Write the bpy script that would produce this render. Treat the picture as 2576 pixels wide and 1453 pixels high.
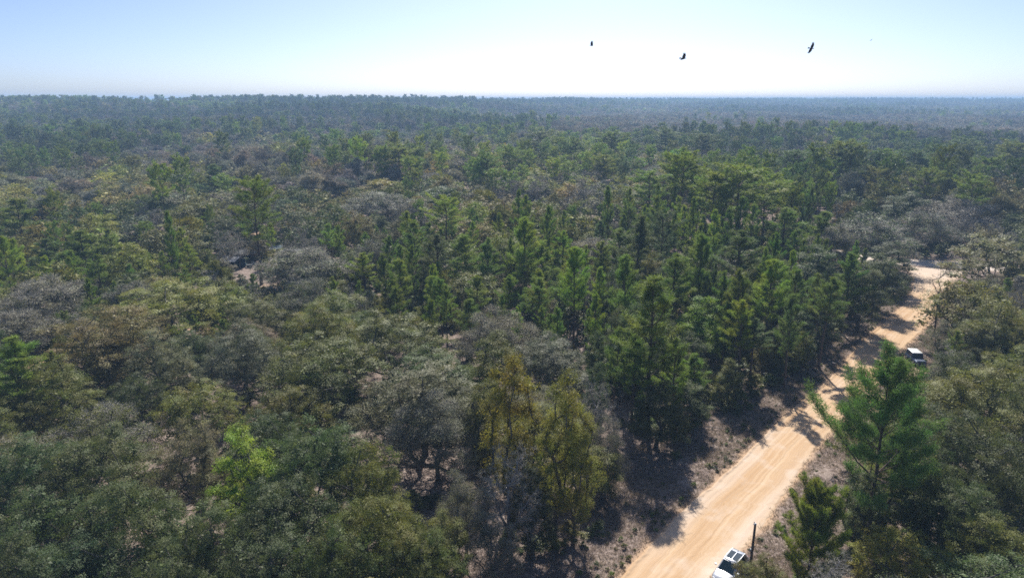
import bpy, math, random
import numpy as np
from mathutils import Vector, Matrix, Euler

for o in list(bpy.data.objects):
    bpy.data.objects.remove(o)
S = bpy.context.scene
COL = S.collection
R = math.radians
rng = np.random.default_rng(7)
random.seed(7)

# ------------------------------------------------------------------ camera, light, exposure
FPX = 667.0 / 1024.0            # focal length in frame widths
CAM_H = 42.0
PITCH = math.atan((288.5 - 99.0) / 667.0)
cam = bpy.data.cameras.new('camera')
cam.sensor_width = 36.0
cam.lens = 36.0 * FPX
cam.clip_start = 0.5
cam.clip_end = 20000
camo = bpy.data.objects.new('camera', cam)
COL.objects.link(camo)
camo.location = (0, 0, CAM_H)
camo.rotation_euler = (math.pi / 2 - PITCH, 0, 0)
S.camera = camo

SUN_EL, SUN_AZ = R(42), R(7)    # azimuth measured from +Y towards +X
W = bpy.data.worlds.new('World')
S.world = W
W.use_nodes = True
nt = W.node_tree
nt.nodes.clear()
sky = nt.nodes.new('ShaderNodeTexSky')
sky.sky_type = 'NISHITA'
sky.sun_disc = False
sky.sun_elevation = SUN_EL
sky.sun_rotation = SUN_AZ
sky.altitude = 0
sky.air_density = 0.48
sky.dust_density = 1.1
sky.ozone_density = 5.2
bgn = nt.nodes.new('ShaderNodeBackground')
bgn.inputs['Strength'].default_value = 0.096
won = nt.nodes.new('ShaderNodeOutputWorld')
nt.links.new(sky.outputs[0], bgn.inputs[0])
nt.links.new(bgn.outputs[0], won.inputs[0])

sl = bpy.data.lights.new('sun', 'SUN')
sl.energy = 5.0
sl.angle = R(0.53)
sl.color = (1.0, 0.95, 0.87)
so = bpy.data.objects.new('sun', sl)
COL.objects.link(so)
to_sun = Vector((math.sin(SUN_AZ) * math.cos(SUN_EL), math.cos(SUN_AZ) * math.cos(SUN_EL), math.sin(SUN_EL)))
so.rotation_euler = to_sun.to_track_quat('Z', 'Y').to_euler()
so.location = (0, 0, 60)

S.view_settings.view_transform = 'Standard'
S.view_settings.look = 'None'
S.view_settings.exposure = 0.64
S.view_settings.gamma = 1.0
S.view_settings.use_curve_mapping = False
S.render.engine = 'CYCLES'
S.cycles.max_bounces = 6
S.cycles.diffuse_bounces = 2
S.cycles.glossy_bounces = 2
S.cycles.transmission_bounces = 3
S.cycles.volume_bounces = 1
S.cycles.use_denoising = False
S.cycles.filter_width = 1.65
S.cycles.sample_clamp_indirect = 4.0
S.cycles.sample_clamp_direct = 6.0


# ------------------------------------------------------------------ picture <-> ground helpers
def ray(X, Y):
    """Direction through a point of the 2576x1453 view of the photograph."""
    x = X / 2.5156 - 512
    y = 288.5 - Y / 2.5156
    f = 667.0
    return Vector((x, f * math.cos(PITCH) + y * math.sin(PITCH), -f * math.sin(PITCH) + y * math.cos(PITCH)))


def at(X, Y, z=0.0):
    d = ray(X, Y)
    t = (z - CAM_H) / d.z
    return Vector((d.x * t, d.y * t, z))


def depth(x, y, z):
    return y * math.cos(PITCH) - (z - CAM_H) * math.sin(PITCH)


def proj(x, y, z):
    d = depth(x, y, z)
    v = y * math.sin(PITCH) + (z - CAM_H) * math.cos(PITCH)
    return (512 + 667 * x / d) * 2.5156, (288.5 - 667 * v / d) * 2.5156


def sstep(a, b, x):
    t = np.clip((x - a) / (b - a), 0, 1)
    return t * t * (3 - 2 * t)


# smooth value noise in numpy
_G = rng.random((256, 256))


def vnoise(x, y, s=1.0, o=0):
    x = np.asarray(x, float) / s + o * 17.3
    y = np.asarray(y, float) / s + o * 31.7
    xi = np.floor(x).astype(int)
    yi = np.floor(y).astype(int)
    fx = x - xi
    fy = y - yi
    fx = fx * fx * (3 - 2 * fx)
    fy = fy * fy * (3 - 2 * fy)
    a = _G[xi % 256, yi % 256]
    b = _G[(xi + 1) % 256, yi % 256]
    c = _G[xi % 256, (yi + 1) % 256]
    d = _G[(xi + 1) % 256, (yi + 1) % 256]
    return (a * (1 - fx) + b * fx) * (1 - fy) + (c * (1 - fx) + d * fx) * fy


def fbm(x, y, s=1.0, o=0, n=4):
    r, a, t = 0, 1, 0
    for i in range(n):
        r = r + a * vnoise(x, y, s / 2 ** i, o + i)
        t += a
        a *= 0.5
    return r / t


def ridge_r(az):
    """Distance of the skyline ridge for an azimuth (radians, + right)."""
    return 1500 + 2300 * sstep(-0.22, 0.45, az)


def hz(x, y):
    x = np.asarray(x, float)
    y = np.asarray(y, float)
    r = np.hypot(x, y)
    az = np.arctan2(x, np.maximum(y, 1))
    rr = ridge_r(az)
    rise = sstep(0.35, 1.0, r / rr)
    top = 24.5 + 3.0 * (fbm(x, y, 900, 3, 2) - 0.5) + 5.0 * (fbm(x, y, 240, 5, 3) - 0.5)
    und = 5.0 * (fbm(x, y, 260, 9, 3) - 0.5) * sstep(230, 520, r)
    fall = 1 - sstep(1.0, 1.2, r / rr) * 0.5
    return rise * top * fall + und


# ------------------------------------------------------------------ mesh helpers
def mesh_np(name, V, F, mats=(), mi=None, smooth=False, attr=None, uv=None):
    """V (n,3); F (m,k) with one k for the whole mesh."""
    V = np.ascontiguousarray(V, dtype=np.float32)
    F = np.ascontiguousarray(F, dtype=np.int32)
    m = bpy.data.meshes.new(name)
    k = F.shape[1]
    m.vertices.add(len(V))
    m.vertices.foreach_set('co', V.ravel())
    m.loops.add(F.size)
    m.loops.foreach_set('vertex_index', F.ravel())
    m.polygons.add(len(F))
    m.polygons.foreach_set('loop_start', np.arange(0, F.size, k, dtype=np.int32))
    try:
        m.polygons.foreach_set('loop_total', np.full(len(F), k, dtype=np.int32))
    except Exception:
        pass
    if mi is not None:
        m.polygons.foreach_set('material_index', np.asarray(mi, dtype=np.int32))
    m.polygons.foreach_set('use_smooth', np.full(len(F), smooth, dtype=bool))
    for mt in mats:
        m.materials.append(mt)
    if attr:
        for an, (dom, arr) in attr.items():
            a = m.attributes.new(an, 'FLOAT', dom)
            a.data.foreach_set('value', np.asarray(arr, dtype=np.float32))
    m.update(calc_edges=True)
    return m


def tubes(P0, P1, R0, R1, n=5):
    P0, P1 = np.asarray(P0, float), np.asarray(P1, float)
    R0, R1 = np.asarray(R0, float), np.asarray(R1, float)
    d = P1 - P0
    L = np.linalg.norm(d, axis=1, keepdims=True) + 1e-9
    d = d / L
    ref = np.where(np.abs(d[:, 2:3]) > 0.9, np.array([[1.0, 0, 0]]), np.array([[0, 0, 1.0]]))
    a = np.cross(d, ref)
    a /= np.linalg.norm(a, axis=1, keepdims=True) + 1e-9
    b = np.cross(d, a)
    N = len(P0)
    th = np.arange(n) * 2 * np.pi / n
    c, s = np.cos(th), np.sin(th)
    ring = a[:, None, :] * c[None, :, None] + b[:, None, :] * s[None, :, None]
    V0 = P0[:, None, :] + ring * R0[:, None, None]
    V1 = P1[:, None, :] + ring * R1[:, None, None]
    V = np.concatenate([V0, V1], axis=1).reshape(-1, 3)
    base = (np.arange(N) * 2 * n)[:, None]
    i = np.arange(n)
    j = (i + 1) % n
    F = np.stack([base + i, base + j, base + n + j, base + n + i], axis=2).reshape(-1, 4)
    return V, F


def rvec(n, g):
    v = g.normal(size=(n, 3))
    return v / (np.linalg.norm(v, axis=1, keepdims=True) + 1e-9)


def leaf_quads(P, size, g, up=0.35, out=None, aspect=0.5):
    """A rhombic leaf for each point."""
    n = len(P)
    nrm = rvec(n, g)
    nrm = nrm * 0.8
    nrm[:, 2] = np.abs(nrm[:, 2]) * 0.7 + up
    if out is not None:
        nrm = nrm * 0.55 + out * 1.15
    nrm /= np.linalg.norm(nrm, axis=1, keepdims=True) + 1e-9
    t = np.cross(nrm, rvec(n, g))
    t /= np.linalg.norm(t, axis=1, keepdims=True) + 1e-9
    b = np.cross(nrm, t)
    s = size * g.uniform(0.6, 1.3, (n, 1))
    V = np.stack([P - t * s * 0.5, P + b * s * aspect * 0.5 + nrm * s * 0.08, P + t * s * 0.5, P - b * s * aspect * 0.5 + nrm * s * 0.08], axis=1).reshape(-1, 3)
    F = np.arange(4 * n).reshape(n, 4)
    return V, F


def slivers(P, D, length, width, g):
    """Thin one-triangle blades from P along D."""
    n = len(P)
    t = np.cross(D, rvec(n, g))
    t /= np.linalg.norm(t, axis=1, keepdims=True) + 1e-9
    L = length * g.uniform(0.65, 1.2, (n, 1))
    w = width * 0.5
    V = np.stack([P - t * w, P + t * w, P + D * L], axis=1).reshape(-1, 3)
    F = np.arange(3 * n).reshape(n, 3)
    return V, F


def tri(F):
    return np.concatenate([F[:, [0, 1, 2]], F[:, [0, 2, 3]]]) if F.shape[1] == 4 else F


def join_tri(parts):
    """parts: list of (V, F, material index, value per face)."""
    Vs, Fs, Ms, As, off = [], [], [], [], 0
    for V, F, mi, av in parts:
        k = F.shape[1]
        F2 = tri(F)
        Vs.append(V)
        Fs.append(F2 + off)
        Ms.append(np.full(len(F2), mi))
        As.append(np.tile(av, 2) if k == 4 else av)
        off += len(V)
    return np.concatenate(Vs), np.concatenate(Fs), np.concatenate(Ms), np.concatenate(As)


# ------------------------------------------------------------------ materials
def new_mat(name):
    m = bpy.data.materials.new(name)
    m.use_nodes = True
    m.node_tree.nodes.clear()
    return m, m.node_tree, m.node_tree.nodes, m.node_tree.links


def principled(N, **kw):
    p = N.new('ShaderNodeBsdfPrincipled')
    for k, v in kw.items():
        p.inputs[k].default_value = v
    return p


def simple_mat(name, col, rough=0.6, metal=0.0, spec=0.5, coat=0.0, noise=0.0, nscale=8.0, bump=0.0):
    m, T, N, L = new_mat(name)
    p = principled(N, **{'Roughness': rough, 'Metallic': metal, 'Specular IOR Level': spec, 'Coat Weight': coat})
    p.inputs['Base Color'].default_value = (*col, 1)
    o = N.new('ShaderNodeOutputMaterial')
    L.new(p.outputs[0], o.inputs[0])
    if noise or bump:
        tc = N.new('ShaderNodeTexCoord')
        nz = N.new('ShaderNodeTexNoise')
        nz.inputs['Scale'].default_value = nscale
        nz.inputs['Detail'].default_value = 5
        L.new(tc.outputs['Object'], nz.inputs['Vector'])
        mx = N.new('ShaderNodeMix')
        mx.data_type = 'RGBA'
        mx.inputs['A'].default_value = (*[c * (1 - noise) for c in col], 1)
        mx.inputs['B'].default_value = (*[min(1, c * (1 + noise)) for c in col], 1)
        L.new(nz.outputs['Fac'], mx.inputs['Factor'])
        L.new(mx.outputs['Result'], p.inputs['Base Color'])
        if bump:
            b = N.new('ShaderNodeBump')
            b.inputs['Strength'].default_value = bump
            b.inputs['Distance'].default_value = 0.03
            L.new(nz.outputs['Fac'], b.inputs['Height'])
            L.new(b.outputs[0], p.inputs['Normal'])
    return m


def leaf_mat(name, source, rough=0.42, spec=0.5, transl=0.28, vlo=0.55, vhi=1.5, hue=0.12):
    """Leaf colour = the tree's own colour (object colour or instance tint) varied leaf by leaf."""
    m, T, N, L = new_mat(name)
    if source == 'object':
        src = N.new('ShaderNodeObjectInfo')
        col = src.outputs['Color']
    else:
        src = N.new('ShaderNodeAttribute')
        src.attribute_type = 'INSTANCER'
        src.attribute_name = 'tint'
        col = src.outputs['Color']
    va = N.new('ShaderNodeAttribute')
    va.attribute_type = 'GEOMETRY'
    va.attribute_name = 'v'
    mr = N.new('ShaderNodeMapRange')
    mr.inputs['To Min'].default_value = vlo
    mr.inputs['To Max'].default_value = vhi
    L.new(va.outputs['Fac'], mr.inputs['Value'])
    # slow change of hue over a crown: yellower and greyer sprays
    tc = N.new('ShaderNodeTexCoord')
    nz = N.new('ShaderNodeTexNoise')
    nz.inputs['Scale'].default_value = 0.45
    nz.inputs['Detail'].default_value = 2
    L.new(tc.outputs['Object'], nz.inputs['Vector'])
    hs = N.new('ShaderNodeHueSaturation')
    mh = N.new('ShaderNodeMapRange')
    mh.inputs['From Min'].default_value = 0.3
    mh.inputs['From Max'].default_value = 0.7
    mh.inputs['To Min'].default_value = 0.5 - hue * 0.25
    mh.inputs['To Max'].default_value = 0.5 + hue * 0.25
    L.new(nz.outputs['Fac'], mh.inputs['Value'])
    L.new(mh.outputs[0], hs.inputs['Hue'])
    L.new(mr.outputs[0], hs.inputs['Value'])
    L.new(col, hs.inputs['Color'])
    p = principled(N, **{'Roughness': rough, 'Specular IOR Level': spec})
    tr = N.new('ShaderNodeBsdfTranslucent')
    mix = N.new('ShaderNodeMixShader')
    mix.inputs[0].default_value = transl
    L.new(hs.outputs[0], p.inputs['Base Color'])
    L.new(hs.outputs[0], tr.inputs[0])
    L.new(p.outputs[0], mix.inputs[1])
    L.new(tr.outputs[0], mix.inputs[2])
    o = N.new('ShaderNodeOutputMaterial')
    L.new(mix.outputs[0], o.inputs[0])
    return m


def bark_mat(name, c1, c2, rough=0.85):
    m, T, N, L = new_mat(name)
    tc = N.new('ShaderNodeTexCoord')
    nz = N.new('ShaderNodeTexNoise')
    nz.inputs['Scale'].default_value = 3.0
    nz.inputs['Detail'].default_value = 5
    L.new(tc.outputs['Object'], nz.inputs['Vector'])
    cr = N.new('ShaderNodeValToRGB')
    cr.color_ramp.elements[0].position = 0.35
    cr.color_ramp.elements[1].position = 0.7
    cr.color_ramp.elements[0].color = (*c1, 1)
    cr.color_ramp.elements[1].color = (*c2, 1)
    L.new(nz.outputs['Fac'], cr.inputs[0])
    p = principled(N, **{'Roughness': rough, 'Specular IOR Level': 0.3})
    L.new(cr.outputs[0], p.inputs['Base Color'])
    b = N.new('ShaderNodeBump')
    b.inputs['Strength'].default_value = 0.5
    b.inputs['Distance'].default_value = 0.05
    L.new(nz.outputs['Fac'], b.inputs['Height'])
    L.new(b.outputs[0], p.inputs['Normal'])
    o = N.new('ShaderNodeOutputMaterial')
    L.new(p.outputs[0], o.inputs[0])
    return m


M_LEAF = leaf_mat('oak_leaf', 'object', rough=0.55, spec=0.33, transl=0.42, vlo=0.75, vhi=1.3)
M_LEAF_F = leaf_mat('oak_leaf_far', 'inst', rough=0.65, spec=0.25)
M_NEEDLE = leaf_mat('pine_needle', 'object', rough=0.62, spec=0.3, transl=0.45, vlo=0.65, vhi=1.45)
M_NEEDLE_F = leaf_mat('pine_needle_far', 'inst', rough=0.5, spec=0.3, transl=0.38)
M_BARK = bark_mat('oak_bark', (0.045, 0.040, 0.036), (0.16, 0.15, 0.14))
M_PBARK = bark_mat('pine_bark', (0.055, 0.042, 0.036), (0.17, 0.125, 0.10))
M_GBARK = bark_mat('dead_grey_bark', (0.14, 0.13, 0.125), (0.34, 0.32, 0.31))
M_TWIG = simple_mat('grey_twig', (0.33, 0.305, 0.25), 0.7, spec=0.3)
M_TWIG_F = leaf_mat('grey_twig_far', 'inst', rough=0.8, spec=0.2, transl=0.1, vlo=0.7, vhi=1.3, hue=0.03)


# ------------------------------------------------------------------ tree generators
def skeleton(g, trunk, lobes, per, tip=0.012, expo=0.46):
    """Grow limbs from TRUNK polyline to lobe centres and on to twig targets. Returns segments."""
    nodes = [np.array(p, float) for p in trunk]
    par = [-1] + list(range(len(trunk) - 1))
    ntr = len(trunk)
    order = sorted(range(len(lobes)), key=lambda i: np.linalg.norm(lobes[i][0] - nodes[-1]))
    A = np.array(nodes)
    start_ok = max(1, ntr // 2)
    depthn = [0.0]
    for i in range(1, ntr):
        depthn.append(depthn[-1] + np.linalg.norm(nodes[i] - nodes[i - 1]))
    for li in order:
        c, r = lobes[li]
        A = np.array(nodes[start_ok:])
        dd = np.linalg.norm(A - c, axis=1) + 0.42 * np.array(depthn[start_ok:])
        dd = dd + np.where(A[:, 2] > c[2] + 0.3, 1.5, 0)
        p = int(np.argmin(dd)) + start_ok
        a = nodes[p]
        d = c - a
        L = np.linalg.norm(d)
        k = max(2, int(L / 1.0))
        sag = np.array([0, 0, -0.10 * L])
        prev = p
        for s in range(1, k + 1):
            t = s / k
            q = a + d * t + sag * math.sin(math.pi * t) + g.normal(size=3) * 0.09 * L / k * (0 if s == k else 1) * 1.6
            nodes.append(q)
            par.append(prev)
            depthn.append(depthn[prev] + np.linalg.norm(q - nodes[prev]))
            prev = len(nodes) - 1
    for (c, r) in lobes:
        T = c + rvec(per, g) * r * g.uniform(0.45, 1.0, (per, 1))
        loc = [i for i in range(start_ok, len(nodes)) if np.linalg.norm(nodes[i] - c) < r * 1.7] or list(range(start_ok, len(nodes)))
        for q in T[np.argsort(np.linalg.norm(T - c, axis=1))]:
            A = np.array([nodes[i] for i in loc])
            dd = np.linalg.norm(A - q, axis=1) + 0.3 * np.array([depthn[i] for i in loc])
            p = loc[int(np.argmin(dd))]
            mid = (nodes[p] + q) / 2 + g.normal(size=3) * 0.08
            nodes.append(mid)
            par.append(p)
            depthn.append(depthn[p] + np.linalg.norm(mid - nodes[p]))
            loc.append(len(nodes) - 1)
            nodes.append(q)
            par.append(len(nodes) - 2)
            depthn.append(depthn[-1] + np.linalg.norm(q - mid))
            loc.append(len(nodes) - 1)
    n = len(nodes)
    cnt = np.zeros(n)
    haschild = np.zeros(n, bool)
    for i in range(n):
        if par[i] >= 0:
            haschild[par[i]] = True
    for i in range(n - 1, -1, -1):
        if not haschild[i]:
            cnt[i] += 1
        if par[i] >= 0:
            cnt[par[i]] += cnt[i]
    rad = tip * np.maximum(cnt, 1) ** expo
    P = np.array(nodes)
    ch = np.arange(1, n)
    pr = np.array(par[1:])
    return P, pr, ch, rad, haschild


def wood_mesh(name, P, pr, ch, rad, mat, thin=0.02, flare=1.35, base_h=0.6):
    r0 = np.minimum(rad[pr], rad[ch] * 1.5)
    r0 = np.where(pr < 3, rad[pr], r0)
    r1 = rad[ch].copy()
    if len(r0):
        low = (P[pr][:, 2] < base_h)
        r0 = np.where(low, r0 * flare, r0)
    big = rad[ch] > thin
    parts = []
    if big.any():
        V, F = tubes(P[pr][big], P[ch][big], r0[big], r1[big], 7)
        parts.append((V, F, 0, np.zeros(len(F))))
    if (~big).any():
        V, F = tubes(P[pr][~big], P[ch][~big], r0[~big], r1[~big] * 0.7, 3)
        parts.append((V, F, 0, np.zeros(len(F))))
    V, F, mi, av = join_tri(parts)
    return mesh_np(name, V, F, [mat], mi, smooth=True)


def dome_lobes(g, h, w, K, low=0.42, rl=(0.095, 0.175), inner=5, flat=0.8):
    """Foliage masses that make an irregular spreading crown of height h and width w."""
    zc = h * low
    rx = w * 0.5
    out = []
    ax = g.uniform(0.82, 1.1)
    sh = g.normal(size=2) * w * 0.05
    tries = 0
    while len(out) < K and tries < 600:
        tries += 1
        u = g.uniform(-0.25, 1.0)
        a = g.uniform(0, 2 * math.pi)
        s = math.sqrt(max(0, 1 - u * u))
        r = w * rl[0] + w * (rl[1] - rl[0]) * g.random() ** 1.5
        er = rx - r * 0.8
        ez = (h - zc) - r * flat * 0.9
        k = g.uniform(0.55, 1.15)
        c = np.array([math.cos(a) * s * er * k * ax + sh[0], math.sin(a) * s * er * k / ax + sh[1], zc + u * ez * g.uniform(0.7, 1.08)])
        if all(np.linalg.norm((c - q) * np.array([1, 1, 1.3])) > (r + q_r) * 0.80 for q, q_r in out):
            out.append((c, r))
    for i in range(inner):
        a = g.uniform(0, 7)
        out.append((np.array([math.cos(a) * rx * 0.35, math.sin(a) * rx * 0.35, zc + (h - zc) * g.uniform(0.2, 0.6)]), w * 0.11))
    return out


def foliage(g, lobes, clumps, per, size, sig, flat=0.75, droop=-0.35, core=110):
    Ps, Os = [], []
    rmax = max(r for _, r in lobes)
    for c, r in lobes:
        k = max(3, int(clumps * (r / rmax) ** 2))
        d = rvec(k * 2, g)
        d = d[d[:, 2] > droop - g.uniform(0, 0.3, len(d))][:k]
        cc = c + d * np.array([r, r, r * flat]) * g.uniform(0.80, 1.06, (len(d), 1))
        n = per
        for q, o in zip(cc, d):
            m = int(n * g.uniform(0.5, 1.4))
            pp = q + g.normal(size=(m, 3)) * np.array([sig, sig, sig * 0.6])
            Ps.append(pp)
            oc = o + g.normal(size=3) * 0.55 + np.array([0, 0, 0.15])
            Os.append(np.tile(oc / (np.linalg.norm(oc) + 1e-9), (m, 1)))
    P = np.concatenate(Ps)
    O = np.concatenate(Os)
    V, F = leaf_quads(P, size, g, up=0.75, out=O, aspect=0.62)
    cp, co = [], []
    for c, r in lobes:
        m = int(core * (r / rmax) ** 2)
        cp.append(c + rvec(m, g) * r * np.array([1, 1, flat]) * g.uniform(0.1, 0.72, (m, 1)))
    if core:
        cp = np.concatenate(cp)
        V2, F2 = leaf_quads(cp, size * 2.6, g, up=0.6, aspect=0.7)  # oversized inner leaves, added to block sunlight passing through the crown
        F = np.concatenate([F, F2 + len(V)])
        V = np.concatenate([V, V2])
    return V, F, P, O


PROTO = {}


def oak_proto(key, seed, h=12.0, w=11.0, K=22, clumps=44, per=26, size=0.19, sig=0.26, far=False, leafy=1.0, twigs=0, low=0.42, forks=1,
              bark=None, tl=0.55):
    g = np.random.default_rng(seed)
    lean = g.normal(size=2) * 0.5
    hf = h * g.uniform(0.2, 0.3)
    lobes = dome_lobes(g, h, w, K, low=low)
    trunk = [np.array([0, 0, -0.4]), np.array([lean[0] * .2, lean[1] * .2, hf * .35]), np.array([lean[0] * .5, lean[1] * .5, hf * .7]), np.array([lean[0], lean[1], hf])]
    per_t = 12 if not far else 0
    P, pr, ch, rad, hc = skeleton(g, trunk, lobes, per_t, tip=0.017 if not far else 0.06)
    parts = []
    if leafy > 0:
        V, F, PP, O = foliage(g, lobes, clumps, per * leafy, size, sig, core=(10 if far else 80 if not twigs else 25))
        parts.append((V, F, 0, g.random(len(F))))
    if twigs:
        Ps, Ds = [], []
        for c, r in lobes:
            d = rvec(twigs, g)
            d = d[d[:, 2] > -0.6]
            q = c + d * r * g.uniform(0.25, 0.95, (len(d), 1)) * np.array([1, 1, 0.8])
            dd = d * 0.7 + rvec(len(d), g) * 0.7 + np.array([0, 0, 0.25])
            dd /= np.linalg.norm(dd, axis=1, keepdims=True)
            Ps.append(q)
            Ds.append(dd)
        q = np.concatenate(Ps)
        dd = np.concatenate(Ds)
        V, F = slivers(q, dd, tl, size * 0.2 if not far else size * 0.32, g)
        parts.append((V, F, 1, g.random(len(F))))
    V, F, mi, av = join_tri(parts)
    if far:
        b = rad[ch] > 0.075
        TV, TF = tubes(P[pr][b], P[ch][b], rad[pr][b], rad[ch][b], 3)
        V, F, mi2, av2 = join_tri([(V, F, 0, av), (TV, TF, 2, np.zeros(len(TF)))])
        mi = np.concatenate([mi, np.full(len(F) - len(mi), 2)])
        me = mesh_np(key, V, F, [M_LEAF_F, M_TWIG_F, bark or M_BARK], mi, attr={'v': ('FACE', av2)})
        PROTO[key] = dict(crown=me, trunk=None, h=h, w=w)
        return
    me = mesh_np(key + '_crown', V, F, [M_LEAF, M_TWIG], mi, attr={'v': ('FACE', av)})
    tm = wood_mesh(key + '_trunk', P, pr, ch, rad, bark or M_BARK)
    PROTO[key] = dict(crown=me, trunk=tm, h=h, w=w)


def pine_proto(key, seed, *a, clump=0.25, **kw):
    return pine_build(key, seed, *a, clump=clump, **kw)


def pine_build(key, seed, h=22.0, w=7.5, start=0.5, nb=60, sub=5, tuft=20, nlen=0.34, nwid=0.05, shape='round', far=False, droop=0.0, rtr=None, dead=6, clump=0.25):
    g = np.random.default_rng(seed)
    rtr = rtr or h * 0.0115
    k = 12
    tz = np.linspace(-0.4, h * 0.985, k)
    wob = np.cumsum(g.normal(size=(k, 2)) * 0.05 * h / 22, axis=0)
    TP = np.column_stack([wob, tz])
    TR = rtr * (1 - 0.88 * (np.clip(tz, 0, None) / h) ** 0.9)
    TR[0] *= 1.35
    segs0, segs1, r0, r1 = [*TP[:-1]], [*TP[1:]], [*TR[:-1]], [*TR[1:]]
    tp, td = [], []

    def trunk_at(z):
        return np.array([np.interp(z, tz, TP[:, 0]), np.interp(z, tz, TP[:, 1]), z])
    ang = g.uniform(0, 6)
    for i in range(nb):
        t = (i + 0.5) / nb
        z = h * (start + (0.97 - start) * min(1, max(0, t ** 0.92 + g.normal() * 0.02)))
        ang += 2.39996 + g.normal() * 0.35
        if shape == 'round':
            prof = math.sqrt(max(0.03, 1 - (t * 1.02 - 0.38) ** 2 / 0.42)) if t > 0.38 else 0.55 + 0.45 * (t / 0.38)
            elev = R(8 + 38 * t) + g.normal() * 0.14
        elif shape == 'cone':
            prof = (1 - t) ** 0.72 * 0.97 + 0.06
            if t < 0.12:
                prof *= 0.7 + 2.5 * t
            elev = R(34 + 28 * t) + g.normal() * 0.2
        elif shape == 'spread':
            prof = (1 - t) ** 0.6 * 0.95 + 0.05
            elev = R(12 + 40 * t) + g.normal() * 0.15
        else:
            prof = (1 - t ** 2.2) * 0.9 + 0.1
            elev = R(30 + 32 * t) + g.normal() * 0.2
        prof *= g.uniform(0.35, 1.15)
        L = w * 0.5 * prof / max(0.55, math.cos(elev))
        if L < 0.25:
            L = 0.25
        d0 = np.array([math.cos(ang) * math.cos(elev), math.sin(ang) * math.cos(elev), math.sin(elev)])
        p = trunk_at(z)
        pts = [p]
        m = 4
        for s in range(1, m + 1):
            dd = d0 + np.array([0, 0, 0.28 * (s / m) - droop]) + g.normal(size=3) * 0.10
            dd /= np.linalg.norm(dd)
            pts.append(pts[-1] + dd * L / m)
        br = max(0.014, rtr * 0.24 * (L / (w * 0.5)) ** 0.9)
        for s in range(m):
            segs0.append(pts[s])
            segs1.append(pts[s + 1])
            r0.append(br * (1 - s / m * 0.8))
            r1.append(br * (1 - (s + 1) / m * 0.8))
        nsub = max(3, int(sub * L / (w * 0.5) + 1.5))
        for q in range(nsub):
            f = 1 - (q / nsub) * 0.68
            idx = min(m - 1, int(f * m))
            a = pts[idx] + (pts[idx + 1] - pts[idx]) * (f * m - idx) if idx < m else pts[-1]
            ax = pts[-1] - pts[0]
            ax /= np.linalg.norm(ax)
            if q == 0:
                e = pts[-1]
                dd = ax + np.array([0, 0, 0.5])
            else:
                side = np.cross(ax, [0, 0, 1.0]) * (1 if q % 2 else -1)
                dd = ax * 0.7 + side * g.uniform(0.5, 1.0) + np.array([0, 0, g.uniform(0.0, 0.6)])
                dd /= np.linalg.norm(dd)
                bl = L * 0.30 * g.uniform(0.6, 1.3) * (1.15 - f * 0.6)
                e = a + dd * bl
                segs0.append(a)
                segs1.append(e)
                r0.append(br * 0.35)
                r1.append(0.008)
                tp.append((a + e) / 2)
                td.append(dd)
            dd = dd / np.linalg.norm(dd)
            tp.append(e)
            td.append(dd * 0.6 + np.array([0, 0, 0.5]))
    tp.append(trunk_at(h * 0.985))
    td.append(np.array([0, 0, 1.0]))
    # stubs and dead limbs under the crown
    for i in range(dead):
        z = h * g.uniform(0.25, start) if start > 0.25 else h * 0.15
        a = g.uniform(0, 7)
        L = g.uniform(0.5, 2.2) * w / 7.5
        d = np.array([math.cos(a), math.sin(a), g.uniform(-0.2, 0.5)])
        p = trunk_at(z)
        segs0.append(p)
        segs1.append(p + d * L)
        r0.append(0.035)
        r1.append(0.01)
    tp = np.array(tp)
    td = np.array(td)
    td /= np.linalg.norm(td, axis=1, keepdims=True)
    n = len(tp)
    P = np.repeat(tp, tuft, axis=0)
    D = np.repeat(td, tuft, axis=0) * 0.75 + rvec(n * tuft, g) * 0.85
    D /= np.linalg.norm(D, axis=1, keepdims=True)
    P = P + g.normal(size=P.shape) * nlen * clump
    V, F = slivers(P, D, nlen, nwid, g)
    av = np.clip(np.repeat(g.random(n), tuft) * 0.6 + g.random(n * tuft) * 0.4, 0, 1)
    TV, TF = tubes(segs0, segs1, r0, r1, 6 if not far else 3)
    if far:
        rb = np.array(r0) > 0.05
        TV, TF = tubes(np.array(segs0)[rb], np.array(segs1)[rb], np.array(r0)[rb], np.array(r1)[rb], 3)
        V, F, mi, av = join_tri([(V, F, 0, av), (TV, TF, 1, np.zeros(len(TF)))])
        PROTO[key] = dict(crown=mesh_np(key, V, F, [M_NEEDLE_F, M_PBARK], mi, attr={'v': ('FACE', av)}), trunk=None, h=h, w=w)
        return
    me = mesh_np(key + '_crown', V, F, [M_NEEDLE], None, attr={'v': ('FACE', av)})
    tm = mesh_np(key + '_trunk', TV, TF, [M_PBARK], None, smooth=True)
    PROTO[key] = dict(crown=me, trunk=tm, h=h, w=w)


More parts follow.
